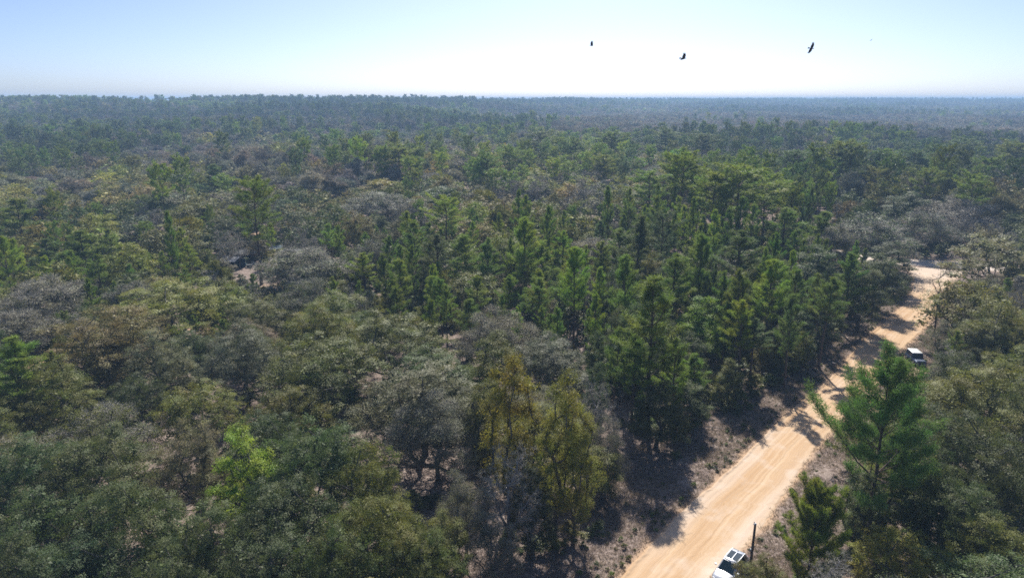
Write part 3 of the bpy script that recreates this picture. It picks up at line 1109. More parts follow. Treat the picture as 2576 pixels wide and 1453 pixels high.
# ------------------------------------------------------------------ tree placement
# heroes: (kind, colour, X centre, Y top, width px, height m, note)   in the 2576x1453 view
HERO = [
    # foreground left: dense dark live oaks
    ('oak', 'dark', 60, 1095, 270, 12, None), ('oak', 'dark', 225, 1088, 290, 12.5, None), ('oak', 'dark', 60, 1235, 300, 11, None),
    ('oak', 'dark', 330, 1200, 290, 12, None), ('oak', 'grey', 470, 1062, 190, 11.5, None), ('oak', 'dark', 190, 1335, 340, 10.5, None),
    ('oak', 'dark', 500, 1250, 280, 12, None), ('lime', 'lime', 600, 1085, 165, 13, 'small chartreuse tree in new leaf among dark oaks'),
    ('oak', 'dark', 770, 1062, 300, 13, None), ('oak', 'olive', 905, 1110, 210, 12, None), ('oak', 'dark', 720, 1190, 300, 12, None),
    ('oak', 'dark', 640, 1330, 300, 11, None), ('oak', 'olive', 960, 1235, 260, 11, None), ('oak', 'olive', 1040, 1340, 230, 9, None), ('oak', 'dark', 850, 1320, 260, 11, None),
    ('oak', 'dark', 400, 1370, 260, 11, None), ('oak', 'dark', 0, 1370, 240, 11, None),
    # left of centre
    ('oak', 'tan', 255, 768, 300, 12.5, 'wide tan-brown oak with a rounded crown left of the sand patch'), ('oak', 'yolive', 430, 700, 280, 12, 'yellow-olive oak in front of the campsite tents'),
    ('oak', 'olive', 120, 905, 230, 11, None), ('oak', 'grey', 400, 830, 170, 11, None),
    ('oak', 'grey', 600, 812, 210, 12.5, 'leaning grey oak with a forked dark trunk right of the sand patch'), ('oak', 'olive', 785, 838, 300, 12.5, 'broad olive-green oak with a smooth domed crown'),
    ('oak', 'grey', 1060, 905, 330, 12.5, 'large silvery oak with bare upper twigs in the middle foreground'),
    ('grey', 'grey', 1095, 990, 240, 11, None), ('oak', 'olive', 985, 775, 260, 12, None), ('grey', 'grey', 1240, 770, 210, 12, None), ('oak', 'olive', 720, 960, 200, 10, None),
    ('oak', 'olive', 480, 950, 210, 10, None), ('oak', 'olive', 560, 720, 150, 9, None), ('oak', 'tan', 640, 745, 150, 9, None),
    ('young', 'pfresh', 25, 850, 170, 14, 'fresh green pine with spreading boughs at the left edge'),
    ('grey', 'grey', 770, 605, 230, 13, 'rounded silvery-green oak right of the campsite clearing'), ('grey', 'grey', 100, 690, 220, 12, None), ('grey', 'grey', 30, 760, 200, 11, None),
    # the yellow-olive group in the middle foreground
    ('tall', 'yolive', 1290, 885, 170, 19, 'tall tan-olive oak behind the bare tree near the road'), ('tall', 'yolive', 1400, 935, 150, 18, 'tall yellow-olive oak with two trunks left of the road'),
    ('tall', 'yolive', 1450, 1010, 130, 14.5, None), ('bare', 'grey', 1285, 1085, 180, 13.5, 'bare grey tree on pinkish litter below the yellow-olive oaks'),
    ('grey', 'grey', 1530, 1055, 110, 8.5, None), ('tall', 'olive', 1215, 960, 130, 12, None), ('bare', 'grey', 1500, 930, 110, 12, None), ('tall', 'olive', 1520, 1120, 120, 6.5, None),
    ('tall', 'olive', 1240, 830, 150, 13, None),
    ('grey', 'grey', 1170, 1180, 150, 9.5, None), ('tall', 'dark', 1345, 1170, 120, 10, None), ('grey', 'grey', 1235, 1290, 130, 7.5, None), ('tall', 'olive', 1120, 1290, 120, 8, None),
    # pine grove, centre
    ('young', 'pfresh', 1320, 545, 115, 18.8, 'bright green pine standing tallest in front of the grey oaks'), ('young', 'pfresh', 1365, 620, 100, 12, None), ('young', 'pfresh', 1450, 618, 105, 18.3, None),
    ('pine', 'plime', 1118, 500, 110, 17, 'small round-topped yellow-green pine right of the grey oak'), ('young', 'pblue', 1100, 590, 90, 15, None), ('young', 'pgreen', 1045, 560, 80, 15, None),
    ('young', 'pfresh', 1010, 650, 80, 13, None), ('young', 'plime', 915, 635, 75, 11, None), ('young', 'pgreen', 965, 640, 70, 13, None), ('young', 'pfresh', 1175, 590, 110, 14, None),
    ('young', 'pgreen', 1230, 600, 80, 14, None), ('young', 'pfresh', 1355, 700, 85, 12, None), ('young', 'pfresh', 1500, 738, 60, 12.5, None), ('young', 'pgreen', 1110, 700, 80, 11, None),
    ('young', 'pfresh', 1200, 690, 80, 11, None), ('young', 'pfresh', 1280, 690, 70, 10, None), ('young', 'pgreen', 1180, 750, 80, 10, None), ('young', 'pgreen', 1000, 720, 70, 10, None),
    ('young', 'pgreen', 1650, 695, 210, 21, 'large feathery pine beside the shaded verge'), ('young', 'pgreen', 1580, 640, 110, 18, None), ('young', 'pblue', 1610, 545, 120, 19, None),
    ('young', 'pgreen', 1560, 575, 90, 15, None), ('pine', 'pgreen', 1640, 430, 110, 20, None), ('pine', 'pgreen', 1715, 392, 125, 26, 'tall dark pine with a slim bare trunk left of the big green pines'),
    ('pine', 'pfresh', 1865, 415, 190, 25.5, 'biggest full-crowned green pine in the middle distance'), ('pine', 'pgreen', 1800, 440, 120, 23, None), ('pine', 'pfresh', 1935, 445, 130, 21, None), ('young', 'pgreen', 1980, 520, 120, 17, None),
    ('young', 'pblue', 1855, 580, 120, 18.5, None), ('young', 'pgreen', 1770, 590, 110, 18.5, None), ('young', 'pfresh', 1945, 650, 120, 17.2, 'fresh green conical pine beside the road verge'),
    ('lime', 'plime', 1765, 750, 130, 12, 'lime-green tree lit among the dark pines by the road'), ('young', 'pgreen', 1700, 640, 100, 17, None), ('young', 'pgreen', 1870, 680, 100, 17, None), ('young', 'pgreen', 1830, 760, 80, 12, None),
    ('young', 'pfresh', 1700, 850, 110, 13, None), ('young', 'pgreen', 1600, 850, 120, 13, None), ('young', 'pgreen', 2010, 680, 90, 14, None), ('young', 'pgreen', 1760, 890, 90, 9, None), ('young', 'pblue', 1900, 800, 90, 11, None),
    ('young', 'pgreen', 1550, 820, 90, 13, None), ('tall', 'dark', 1660, 960, 140, 9, None), ('tall', 'dark', 1730, 960, 110, 7, None), ('tall', 'dark', 2060, 620, 130, 13, None), ('tall', 'dark', 2020, 780, 100, 9, None),
    ('pine', 'pblue', 2005, 385, 105, 21, None), ('pine', 'polive', 2120, 362, 115, 24.5, 'tall round-crowned olive pine above the road bend'), ('young', 'pgreen', 2070, 530, 110, 16, None),
    ('pine', 'pgreen', 2230, 375, 70, 21, None), ('pine', 'pgreen', 1228, 388, 85, 20, 'dome-topped green pine left of centre in the middle distance'), ('pine', 'pgreen', 1285, 372, 75, 20, None),
    ('pine', 'polive', 1000, 368, 110, 22, 'broad yellow-green pine with a twin crown above the grey oaks'), ('pine', 'pblue', 1360, 332, 90, 22, None), ('pine', 'pgreen', 1410, 345, 70, 21, None), ('pine', 'pgreen', 1450, 350, 70, 20, None),
    ('pine', 'pgreen', 1540, 335, 90, 22, None), ('pine', 'polive', 1520, 390, 70, 19, None), ('pine', 'pblue', 1675, 325, 80, 22, None), ('pine', 'pblue', 1770, 340, 80, 21, None), ('pine', 'pblue', 425, 305, 65, 22, 'lone flat-topped pine rising above the hazy oaks'),
    ('pine', 'pblue', 195, 285, 60, 21, None), ('pine', 'pblue', 1080, 305, 50, 20, None), ('young', 'pblue', 540, 412, 80, 17, None), ('young', 'pgreen', 30, 505, 120, 16, None),
    ('pine', 'pgreen', 2455, 440, 90, 20, None), ('pine', 'pgreen', 2330, 430, 80, 19, None), ('pine', 'polive', 2560, 360, 110, 22, None), ('pine', 'pblue', 2430, 350, 80, 20, None), ('pine', 'pblue', 2300, 380, 70, 19, None),
    ('pine', 'polive', 2210, 425, 70, 18, None), ('pine', 'pgreen', 2490, 400, 80, 19, None),
    ('bare', 'grey', 1468, 425, 120, 20.5, 'tall leafless tree with purple-grey branches in front of the distant pines'), ('bare', 'grey', 1350, 440, 80, 15, None),
    ('grey', 'tan', 1510, 590, 160, 11, None), ('oak', 'yolive', 960, 440, 130, 13, None), ('oak', 'yolive', 860, 425, 160, 13, None), ('oak', 'tan', 900, 525, 100, 13, 'narrow tan oak right of the grey dome-shaped oaks'),
    ('grey', 'grey', 940, 480, 180, 13, None), ('grey', 'grey', 1050, 500, 120, 12, None), ('oak', 'dark', 1110, 460, 130, 13, None),
    ('oak', 'tan', 270, 455, 120, 13, None), ('oak', 'yolive', 130, 545, 140, 12, None), ('oak', 'yolive', 330, 600, 130, 12, None), ('oak', 'olive', 480, 500, 150, 13, None),
    ('oak', 'yolive', 230, 530, 110, 12, None), ('young', 'pgreen', 200, 580, 110, 13, None), ('young', 'pblue', 110, 600, 90, 12, None), ('young', 'pfresh', 470, 610, 60, 11, None), ('young', 'pfresh', 830, 565, 50, 11, None),
    ('young', 'pgreen', 2140, 640, 110, 15, None), ('tall', 'dark', 2180, 660, 120, 13, None), ('young', 'pgreen', 2090, 700, 90, 15, None), ('tall', 'dark', 2225, 640, 110, 12, None), ('young', 'pgreen', 2000, 740, 90, 15, None), ('young', 'pfresh', 1880, 760, 90, 14, None),
    # right of the road
    ('pineR', 'pdeep', 2258, 925, 350, 18.5, 'big dark green pine with spreading boughs right of the road'), ('youngR', 'pfresh', 2062, 1228, 165, 10.5, 'bushy green pine on the right verge below the big pine'),
    ('tall', 'dark', 2175, 1190, 120, 8, None), ('oak', 'olive', 2490, 915, 300, 13, 'olive-flecked oak right of the big pine'),
    ('oak', 'dark', 2440, 1020, 260, 12, None), ('oak', 'dark', 2560, 1090, 260, 12, None), ('oak', 'yolive', 2290, 1345, 240, 7, None), ('oak', 'olive', 1938, 1408, 165, 6.0, 'low olive oak leaning over the near end of the silver SUV'), ('oak', 'dark', 2430, 1190, 220, 10, None), ('oak', 'olive', 2540, 1290, 240, 9, None),
    ('oak', 'dark', 2360, 1130, 200, 10, None), ('young', 'pgreen', 2260, 1130, 160, 9, None),
    ('grey', 'dark', 2185, 535, 230, 14.5, 'dark purple-grey oak massed beside the road bend'), ('grey', 'grey', 2410, 490, 210, 14, None), ('grey', 'tan', 2110, 560, 130, 14, None), ('tall', 'dark', 2290, 480, 130, 15, None),
    ('oak', 'tan', 2520, 580, 200, 14, None), ('oak', 'olive', 2480, 690, 210, 13.5, 'grey-green oak overhanging the cross road'), ('oak', 'olive', 2540, 760, 200, 13, None),
    ('bareR', 'grey', 2385, 660, 120, 14, 'bare brown tree standing between the parked truck and the bend'), ('bareR', 'grey', 2425, 690, 110, 13, None), ('oak', 'dark', 2490, 800, 160, 10, None),
    ('grey', 'dark', 2340, 520, 160, 13.5, None), ('tall', 'dark', 2230, 610, 120, 11, None), ('oak', 'olive', 2580, 880, 180, 9, None),
]
KIND_OF = {'oak': 'oak_tree', 'grey': 'oak_tree', 'tall': 'oak_tree', 'lime': 'broadleaf_tree', 'pine': 'pine_tree', 'pineR': 'pine_tree', 'young': 'pine_tree',
           'youngR': 'pine_tree', 'bare': 'bare_tree', 'bareR': 'bare_tree', 'shrub': 'shrub'}
CROWN_LOW = {'oak': .25, 'grey': .25, 'tall': .2, 'lime': .25, 'pine': .48, 'pineR': .3, 'young': .2, 'youngR': .1, 'bare': .3, 'bareR': .3, 'shrub': 0}

trees = []     # dict(kind,col,x,y,z,h,w,rect,d,label)


def rect_of(x, y, z, h, w, low):
    d = depth(x, y, z + h)
    px = 667 * 2.5156 / d
    X, Y0 = proj(x, y, z + h)
    X1, Y1 = proj(x, y, z + h * low)
    return (X - w * px / 2, Y0, X + w * px / 2, Y1)


def add_tree(kind, col, x, y, h, w, label=None, hero=False):
    z = float(hz(x, y))
    trees.append(dict(kind=kind, col=col, x=x, y=y, z=z, h=h, w=w, rect=rect_of(x, y, z, h, w, CROWN_LOW[kind]), d=math.hypot(x, y), label=label, hero=hero))


for kind, col, X, Y, Wp, h, lab in HERO:
    p = at(X, Y, h)
    # allow for the half crown on the near side hiding the top of a wide crown
    for _ in range(3):
        zz = float(hz(p.x, p.y))
        p = at(X, Y, h + zz)
    w = Wp / (667 * 2.5156 / depth(p.x, p.y, h)) * (1.12 if kind == 'young' else 1.12 if kind == 'pine' else 1.08)
    P2 = np.array([[p.x, p.y]])
    if road_dist(P2)[0] < 0.8:
        print('hero on road', kind, col, X, Y)
    add_tree(kind, col, p.x, p.y, h, w, lab, True)
# the tall pine in the campsite clearing
p = at(657, 715)
add_tree('pine', 'polive', p.x, p.y, 24.5, 13.5, 'tall olive pine with a thick trunk rising from the campsite clearing', True)

# things and ground that must stay in view (X, Y at z=0)
KEEP = []
for a, b, n in [(50, 700, 40)]:
    pass
for t in np.linspace(0, len(CEN) - 1, 60):
    i = int(t)
    for v in (0.05, 0.3, 0.6, 0.95):
        q = SL[i] * (1 - v) + SR_[i] * v
        X, Y = proj(q[0], q[1], 0)
        if not (2075 < X < 2300 and Y > 905):
            KEEP.append((q[0], q[1]))
for X, Y in [(2270, 655), (2320, 660), (2400, 668), (2440, 670), (1650, 1240), (1600, 1290), (1560, 1340), (1480, 1400), (1700, 1180), (1760, 1110), (1800, 1060), (1850, 1020), (1900, 980),
             (1960, 960), (1500, 1300), (1560, 1230), (1450, 1440), (2060, 1150), (2030, 1200), (2100, 1160), (1980, 1290), (1960, 1330), (1930, 1400), (2120, 1110), (2000, 900), (1900, 1040), (2060, 880),
             (2305, 890), (2262, 965), (2225, 1028), (1850, 1385), (1815, 1410), (1800, 1430), (1890, 1360), (2240, 1000), (2200, 1010), (2300, 870), (1820, 1100), (1640, 1300), (2510, 905),
             (585, 655), (630, 645), (735, 640), (655, 720), (680, 722), (530, 822), (545, 812), (98, 922), (60, 930),
             (650, 590), (660, 690), (1180, 1340), (700, 600)]:
    q = at(X, Y)
    KEEP.append((q.x, q.y))
KEEPP = np.array([proj(x, y, 0.5) for x, y in KEEP])
KEEPD = np.array([math.hypot(x, y) for x, y in KEEP])

# where pines gather (ellipses in the view of the canopy): X, Y, rx, ry, strength
PINES = [(1300, 660, 320, 120, .62), (1750, 620, 250, 180, .68), (1450, 385, 200, 45, .75), (1850, 470, 170, 80, .8), (1700, 345, 120, 22, .6), (2050, 345, 380, 22, .6), (2450, 390, 170, 50, .45),
         (2300, 345, 280, 22, .8), (100, 610, 160, 60, .35), (470, 640, 60, 60, .4), (1050, 330, 220, 20, .3), (600, 275, 700, 14, .5), (2000, 560, 120, 90, .5), (1800, 330, 300, 18, .6)]


def pick_kind(X, Y, d, g, x, y):
    pp = 0.05 if d > 100 else 0.015
    for cx, cy, rx, ry, s in PINES:
        e = ((X - cx) / rx) ** 2 + ((Y - cy) / ry) ** 2
        if e < 1.6:
            pp = max(pp, s * sstep(1.6, 0.5, e))
    n = float(fbm(x, y, 55, 50, 3))
    if d < 112 and X < 1300 and g.random() > pp:
        return ('oak' if g.random() < 0.75 else 'grey'), g.choice(['olive', 'dark', 'grey'], p=[.35, .4, .25])
    m = float(fbm(x, y, 38, 60, 3))
    if g.random() < pp:
        if d < 190:
            return ('young' if g.random() < 0.8 else 'pine'), g.choice(['pgreen', 'pgreen', 'pfresh', 'pblue', 'pfresh', 'plime'], p=[.3, .2, .25, .1, .1, .05])
        return ('pine' if g.random() < 0.7 else 'young'), g.choice(['pgreen', 'pblue', 'pfresh', 'polive'], p=[.4, .3, .15, .15])
    r = g.random()
    if X > 1350 and 650 < Y < 1050 and 1500 < X < 2100:
        return 'tall', g.choice(['dark', 'olive', 'dark'])
    if X > 2100:
        k = 'grey' if r < 0.5 else ('oak' if r < 0.9 else 'bare')
        return k, g.choice(['dark', 'grey', 'olive', 'tan'], p=[.35, .25, .25, .15])
    if m > 0.58:
        k = 'grey' if r < 0.6 else 'oak'
        return k, g.choice(['grey', 'tan', 'dark'], p=[.6, .2, .2])
    if n > 0.53:
        return ('oak' if r < 0.85 else 'grey'), g.choice(['yolive', 'tan', 'olive'], p=[.25, .35, .4])
    k = 'oak' if r < 0.76 else ('grey' if r < 0.94 else 'bare')
    return k, g.choice(['olive', 'dark', 'grey', 'tan'], p=[.35, .25, .25, .15])


def hidden_conflict(rc, d, frac_lim):
    cx, cy = (rc[0] + rc[2]) / 2, (rc[1] + rc[3]) / 2
    ax, ay = (rc[2] - rc[0]) / 2, (rc[3] - rc[1]) / 2
    e = ((KEEPP[:, 0] - cx) / (ax * 1.02 + 3)) ** 2 + ((KEEPP[:, 1] - cy) / (ay * 1.05 + 3)) ** 2
    if ((e < 1) & (KEEPD > d + 1)).any():
        return True
    for t in HER:
        if t['d'] <= d + 1:
            continue
        r = t['rect']
        h_ = (r[3] - r[1]) * (0.7 if t['kind'] not in ('oak', 'grey') else 0.55)
        ix = min(rc[2], r[2]) - max(rc[0], r[0])
        iy = min(rc[3], r[1] + h_) - max(rc[1] + (rc[3] - rc[1]) * 0.08, r[1])
        if ix > 0 and iy > 0 and ix * iy > frac_lim * (r[2] - r[0]) * h_:
            return True
    return False


HER = [t for t in trees if t['hero']]
OBJ_LIMIT_D = 262.0
g2 = np.random.default_rng(21)


def try_fill():
    cell = 12.0
    grid = {}

    def near_list(x, y):
        i, j = int(x // cell), int(y // cell)
        for a in range(i - 1, i + 2):
            for b in range(j - 1, j + 2):
                yield from grid.get((a, b), ())

    def put(t):
        grid.setdefault((int(t['x'] // cell), int(t['y'] // cell)), []).append(t)
    for t in trees:
        put(t)
    cand = []
    n = 34000
    az = g2.uniform(-0.74, 0.74, n)
    rr = np.sqrt(g2.uniform(22 ** 2, OBJ_LIMIT_D ** 2, n))
    cand = np.column_stack([np.sin(az) * rr, np.cos(az) * rr])
    rd = road_dist(cand)
    sd = side_of_road(cand)
    for (x, y), q, s in zip(cand, rd, sd):
        d = math.hypot(x, y)
        mar = (9.5 if d < 82 else 6.4 if d < 95 else 3.6) if s > 0 else 6.0
        if q < mar:
            continue
        if any((x - a) ** 2 + (y - b) ** 2 < (r + 1.0) ** 2 for a, b, r, _ in OPEN):
            continue
        d = math.hypot(x, y)
        X, Y = proj(x, y, 12)
        if X < -350 or X > 2950 or Y > 1950:
            continue
        kind, col = pick_kind(X, Y, d, g2, x, y)
        if kind in ('pine',):
            h, w = g2.uniform(17, 22), g2.uniform(7, 10)
        elif kind == 'young':
            h, w = g2.uniform(10, 20), g2.uniform(3.8, 6.2)
            if q < 26 and s > 0 and d > 60:
                h = g2.uniform(15, 21)
        elif kind == 'tall':
            h, w = g2.uniform(12, 17), g2.uniform(5, 8)
        elif kind == 'bare':
            h, w = g2.uniform(10, 14), g2.uniform(5.5, 8.5)
        else:
            h, w = g2.uniform(9.5, 13.2), g2.uniform(9.5, 14)
        if d > 150 and kind in ('oak', 'grey'):
            w *= 1.22
            h *= 1.08
        if q < 9 and kind in ('oak', 'grey'):
            h, w = h * 0.75, w * 0.6
        ok = True
        for t in near_list(x, y):
            if (x - t['x']) ** 2 + (y - t['y']) ** 2 < ((0.47 if kind in ('young', 'pine') else 0.39) * (w + t['w'])) ** 2:
                ok = False
                break
        if not ok:
            continue
        z = float(hz(x, y))
        done = False
        for k in (1.0, 0.7, 0.45):
            rc = rect_of(x, y, z, h * k, w * (k ** 0.7), CROWN_LOW[kind])
            if not hidden_conflict(rc, d, 0.16):
                hh, ww = h * k, w * (k ** 0.7)
                if hh < 4.2 and kind not in ('young',):
                    kind = 'oak' if kind == 'oak' else kind
                add_tree(kind, str(col), x, y, hh, ww)
                put(trees[-1])
                done = True
                break


try_fill()


def fill_gaps():
    """Small oaks and young pines in the openings the canopy leaves."""
    T = np.array([(t['x'], t['y'], t['w']) for t in trees])
    n = 7600
    az = g2.uniform(-0.74, 0.74, n)
    rr = np.sqrt(g2.uniform(108 ** 2, 215 ** 2, n))
    C = np.column_stack([np.sin(az) * rr, np.cos(az) * rr])
    rd = road_dist(C)
    new = []
    for (x, y), q in zip(C, rd):
        if q < 7.5 or any((x - a) ** 2 + (y - b) ** 2 < (r + 0.5) ** 2 for a, b, r, _ in OPEN):
            continue
        if (x + 60) ** 2 + (y - 150) ** 2 < 17 ** 2 or (x + 64) ** 2 + (y - 172) ** 2 < 14 ** 2:
            continue
        d = math.hypot(x, y)
        w = g2.uniform(3.6, 6.0)
        if (np.hypot(T[:, 0] - x, T[:, 1] - y) < 0.30 * (T[:, 2] + w)).any() or any(math.hypot(x - a, y - b) < 0.7 * w for a, b in new):
            continue
        h = w * g2.uniform(1.0, 1.4)
        z = float(hz(x, y))
        if hidden_conflict(rect_of(x, y, z, h, w, .2), d, 0.2):
            continue
        new.append((x, y))
        k = 'oak' if g2.random() < .75 else 'young'
        add_tree(k, str(g2.choice(['dark', 'olive', 'grey', 'olive'])) if k == 'oak' else 'pgreen', x, y, h * (1 if k == 'oak' else 1.5), w * (1 if k == 'oak' else .7))


fill_gaps()
# cull what the frame cannot show
vis = []
for t in trees:
    r = t['rect']
    base = proj(t['x'], t['y'], t['z'])
    if r[2] < -140 or r[0] > 2716 or r[1] > 1453 + 160:
        continue
    vis.append(t)
trees = vis

# per-kind limit of 300: the nearest stay objects, the rest go to the forest
from collections import Counter
lim = {'oak_tree': 300, 'pine_tree': 300, 'bare_tree': 120, 'broadleaf_tree': 20}
trees.sort(key=lambda t: (not t['hero'], t['d']))
cnt = Counter()
objs, rest = [], []
for t in trees:
    k = KIND_OF[t['kind']]
    if cnt[k] < lim.get(k, 300):
        cnt[k] += 1
        objs.append(t)
    else:
        rest.append(t)
print('tree objects', dict(cnt), 'rest', len(rest))

# words for where a tree stands
def place_words(t):
    X = (t['rect'][0] + t['rect'][2]) / 2
    d = t['d']
    rdv = road_dist(np.array([[t['x'], t['y']]]))[0]
    if X > 1500 and rdv < 13 and d < 200:
        s = side_of_road(np.array([[t['x'], t['y']]]))[0]
        if s > 0:
            seg = 'near the shaded left verge' if d < 110 else 'beside the left verge before the bend'
        else:
            seg = 'beside the right verge' if d < 85 else 'behind the parked cars by the road' if d < 135 else 'at the road bend'
        return seg
    if 480 < X < 860 and 130 < d < 215:
        return 'around the campsite clearing'
    if d < 75:
        z = 'lowest in the picture at far left' if X < 300 else 'left of the chartreuse tree' if X < 600 else 'right of the chartreuse tree' if X < 950 else 'below the silvery oak' if X < 1300 else 'near the bare tree' if X < 1600 else 'right of the big roadside pine'
    elif d < 115:
        z = 'left of the sand patch' if X < 480 else 'right of the sand patch' if X < 850 else 'around the large silvery oak' if X < 1200 else 'behind the yellow-olive oaks' if X < 1600 else 'in the roadside pines' if X < 2200 else 'behind the big roadside pine'
    elif d < 165:
        z = 'at the left edge before the campsite' if X < 250 else 'left of the campsite' if X < 520 else 'right of the campsite' if X < 950 else 'in the young pine grove' if X < 1500 else 'behind the roadside pines' if X < 2200 else 'past the parked cars'
    elif d < 215:
        z = 'far left behind the campsite level' if X < 300 else 'behind and left of the campsite' if X < 600 else 'behind the campsite' if X < 850 else 'behind the young pine grove' if X < 1350 else 'around the tall leafless tree' if X < 1600 else 'among the biggest green pines' if X < 2000 else 'beyond the road bend'
    else:
        z = 'in hazy woods at far left' if X < 350 else 'in hazy woods behind the campsite' if X < 850 else 'in hazy woods by the twin-crowned pine' if X < 1200 else 'by the hazy pine stand in the centre' if X < 1600 else 'in hazy woods behind the biggest pines' if X < 2100 else 'in hazy woods beyond the bend'
    return z


ORD = ['leftmost', 'second from left', 'third from left', 'fourth from left', 'fifth from left', 'sixth from left', 'seventh from left', 'eighth from left', 'ninth from left', 'tenth from left']
KW = {'oak': 'oak', 'grey': 'thin-leaved oak', 'tall': 'upright oak', 'lime': 'broadleaf tree', 'pine': 'tall pine', 'pineR': 'tall pine', 'young': 'young pine', 'youngR': 'young pine', 'bare': 'bare tree', 'bareR': 'bare tree'}
bylab = {}
for t in objs:
    t['group'] = {'oak_tree': 'oaks of the forest canopy', 'pine_tree': 'pines standing in the forest', 'bare_tree': 'leafless trees in the forest', 'broadleaf_tree': 'bright broadleaf trees'}[KIND_OF[t['kind']]]
    if t['label']:
        continue
    colw = '' if t['kind'] in ('bare', 'bareR') else TINT[t['col']][1] + ' '
    size = ('small ' if t['h'] < 8 else 'big ' if t['w'] > 11 else '') if 'pine' not in KIND_OF[t['kind']] else ('short ' if t['h'] < 10 else '')
    if t['kind'] in ('bare', 'bareR'):
        colw = 'grey '
    lab = f"{size}{colw}{KW[t['kind']]} {place_words(t)}"
    bylab.setdefault(lab, []).append(t)
for lab, ts in bylab.items():
    ts.sort(key=lambda t: t['rect'][0] + t['rect'][2])
    if len(ts) == 1:
        ts[0]['label'] = lab
    elif len(ts) == 2:
        for t, o in zip(ts, ('left one', 'right one')):
            t['label'] = f"{lab}, {o} of two"
    elif len(ts) <= 10:
        for t, o in zip(ts, ORD):
            t['label'] = f"{lab}, {o}"
    else:
        ts.sort(key=lambda t: t['d'])
        k = -(-len(ts) // 3)
        for nm, part in (('front rank', ts[:k]), ('middle rank', ts[k:2 * k]), ('back rank', ts[2 * k:])):
            part.sort(key=lambda t: t['rect'][0] + t['rect'][2])
            for t, o in zip(part, ORD):
                t['label'] = f"{lab}, {nm}, {o}"
for t in objs:
    wds = t['label'].split()
    if len(wds) > 16:
        t['label'] = ' '.join(wds[:16])


# the big pine right of the road: wide open crown, built for itself
pine_proto('bigpine', 403, h=16.5, w=13.0, start=.30, nb=56, sub=12, tuft=66, nlen=0.36, nwid=0.048, shape='spread', rtr=0.25, clump=0.55)
pine_proto('bushpine', 401, h=10.5, w=6.2, start=.08, nb=96, sub=11, tuft=26, nlen=0.34, nwid=0.045, shape='oval', rtr=0.13)
bare_proto('brownbare', 402, h=14, w=8, K=13, per=14, twigs=130, bark=M_PBARK, tl=0.5, tw=0.02)

gobj = np.random.default_rng(77)


def proto_for(t):
    near = t['d'] < 128
    k = t['kind']
    c = lambda names: names[int(gobj.integers(len(names)))]
    if k == 'oak':
        return c(['oakN0', 'oakN1', 'oakN2', 'oakN3', 'oakN4']) if near else c(['oakM0', 'oakM1', 'oakM2', 'oakM3'])
    if k == 'grey':
        return c(['greyN0', 'greyN1', 'greyN2']) if near else c(['greyM0', 'greyM1', 'greyM2'])
    if k == 'tall':
        return c(['tallN0', 'tallN1'])
    if k == 'lime':
        return 'limeN0'
    if k == 'pine':
        return c(['pineN0', 'pineN1', 'pineN2']) if t['d'] < 175 else c(['pineM0', 'pineM1', 'pineM2'])
    if k == 'young':
        return c(['youngN0', 'youngN1', 'youngN2', 'youngN3', 'youngN4']) if t['d'] < 150 else c(['youngM0', 'youngM1', 'youngM2'])
    if k == 'pineR':
        return 'bigpine'
    if k == 'youngR':
        return 'bushpine'
    if k == 'bareR':
        return 'brownbare'
    if k == 'bare':
        return c(['bareN0', 'bareN1']) if near else 'bareM0'


def tint_of(col, g, amt=0.16):
    c = np.array(TINT[col][0])
    c = c * g.uniform(1 - amt, 1 + amt)
    c = c * (1 + g.normal(size=3) * np.array([0.07, 0.03, 0.10]))
    return np.clip(c, 0.005, 0.6)


for t in objs:
    P = PROTO[proto_for(t)]
    name = KIND_OF[t['kind']]
    e = bpy.data.objects.new(name, None)
    e.empty_display_size = 0.3
    COL.objects.link(e)
    e.location = (t['x'], t['y'], t['z'] - 0.05)
    e.rotation_euler = (gobj.normal() * 0.025, gobj.normal() * 0.025, gobj.uniform(0, 6.28))
    sx = t['w'] / P['w']
    sz = t['h'] / P['h']
    e.scale = (sx, sx, sz)
    e['label'] = t['label']
    e['category'] = 'tree'
    e['group'] = t['group']
    col = tint_of(t['col'], gobj)
    for nm, me in (('crown', P['crown']), ('trunk', P['trunk'])):
        o = bpy.data.objects.new(nm, me)
        COL.objects.link(o)
        o.parent = e
        o.color = (*col, 1)

# ------------------------------------------------------------------ the far wood: one mass, scattered on points
FAR_NAMES = ['far_oak0', 'far_oak1', 'far_oak2', 'far_oak3', 'far_oak4', 'far_grey0', 'far_grey1', 'far_grey2', 'far_pine0', 'far_pine1', 'far_pine2',
             'mid_oak0', 'mid_oak1', 'mid_oak2', 'mid_grey0', 'mid_grey1', 'mid_pine0', 'mid_pine1']


def scatter_group(name, coll):
    ng = bpy.data.node_groups.new(name, 'GeometryNodeTree')
    ng.interface.new_socket('Geometry', in_out='INPUT', socket_type='NodeSocketGeometry')
    ng.interface.new_socket('Geometry', in_out='OUTPUT', socket_type='NodeSocketGeometry')
    N, L = ng.nodes, ng.links
    gi = N.new('NodeGroupInput')
    go = N.new('NodeGroupOutput')
    ci = N.new('GeometryNodeCollectionInfo')
    ci.inputs['Collection'].default_value = coll
    ci.inputs['Separate Children'].default_value = True
    ci.inputs['Reset Children'].default_value = True
    ip = N.new('GeometryNodeInstanceOnPoints')
    ip.inputs['Pick Instance'].default_value = True

    def named(n, t):
        a = N.new('GeometryNodeInputNamedAttribute')
        a.data_type = t
        a.inputs['Name'].default_value = n
        return a.outputs[0]
    L.new(gi.outputs[0], ip.inputs['Points'])
    L.new(ci.outputs[0], ip.inputs['Instance'])
    L.new(named('pick', 'INT'), ip.inputs['Instance Index'])
    L.new(named('rot', 'FLOAT_VECTOR'), ip.inputs['Rotation'])
    L.new(named('scl', 'FLOAT_VECTOR'), ip.inputs['Scale'])
    L.new(ip.outputs[0], go.inputs[0])
    return ng


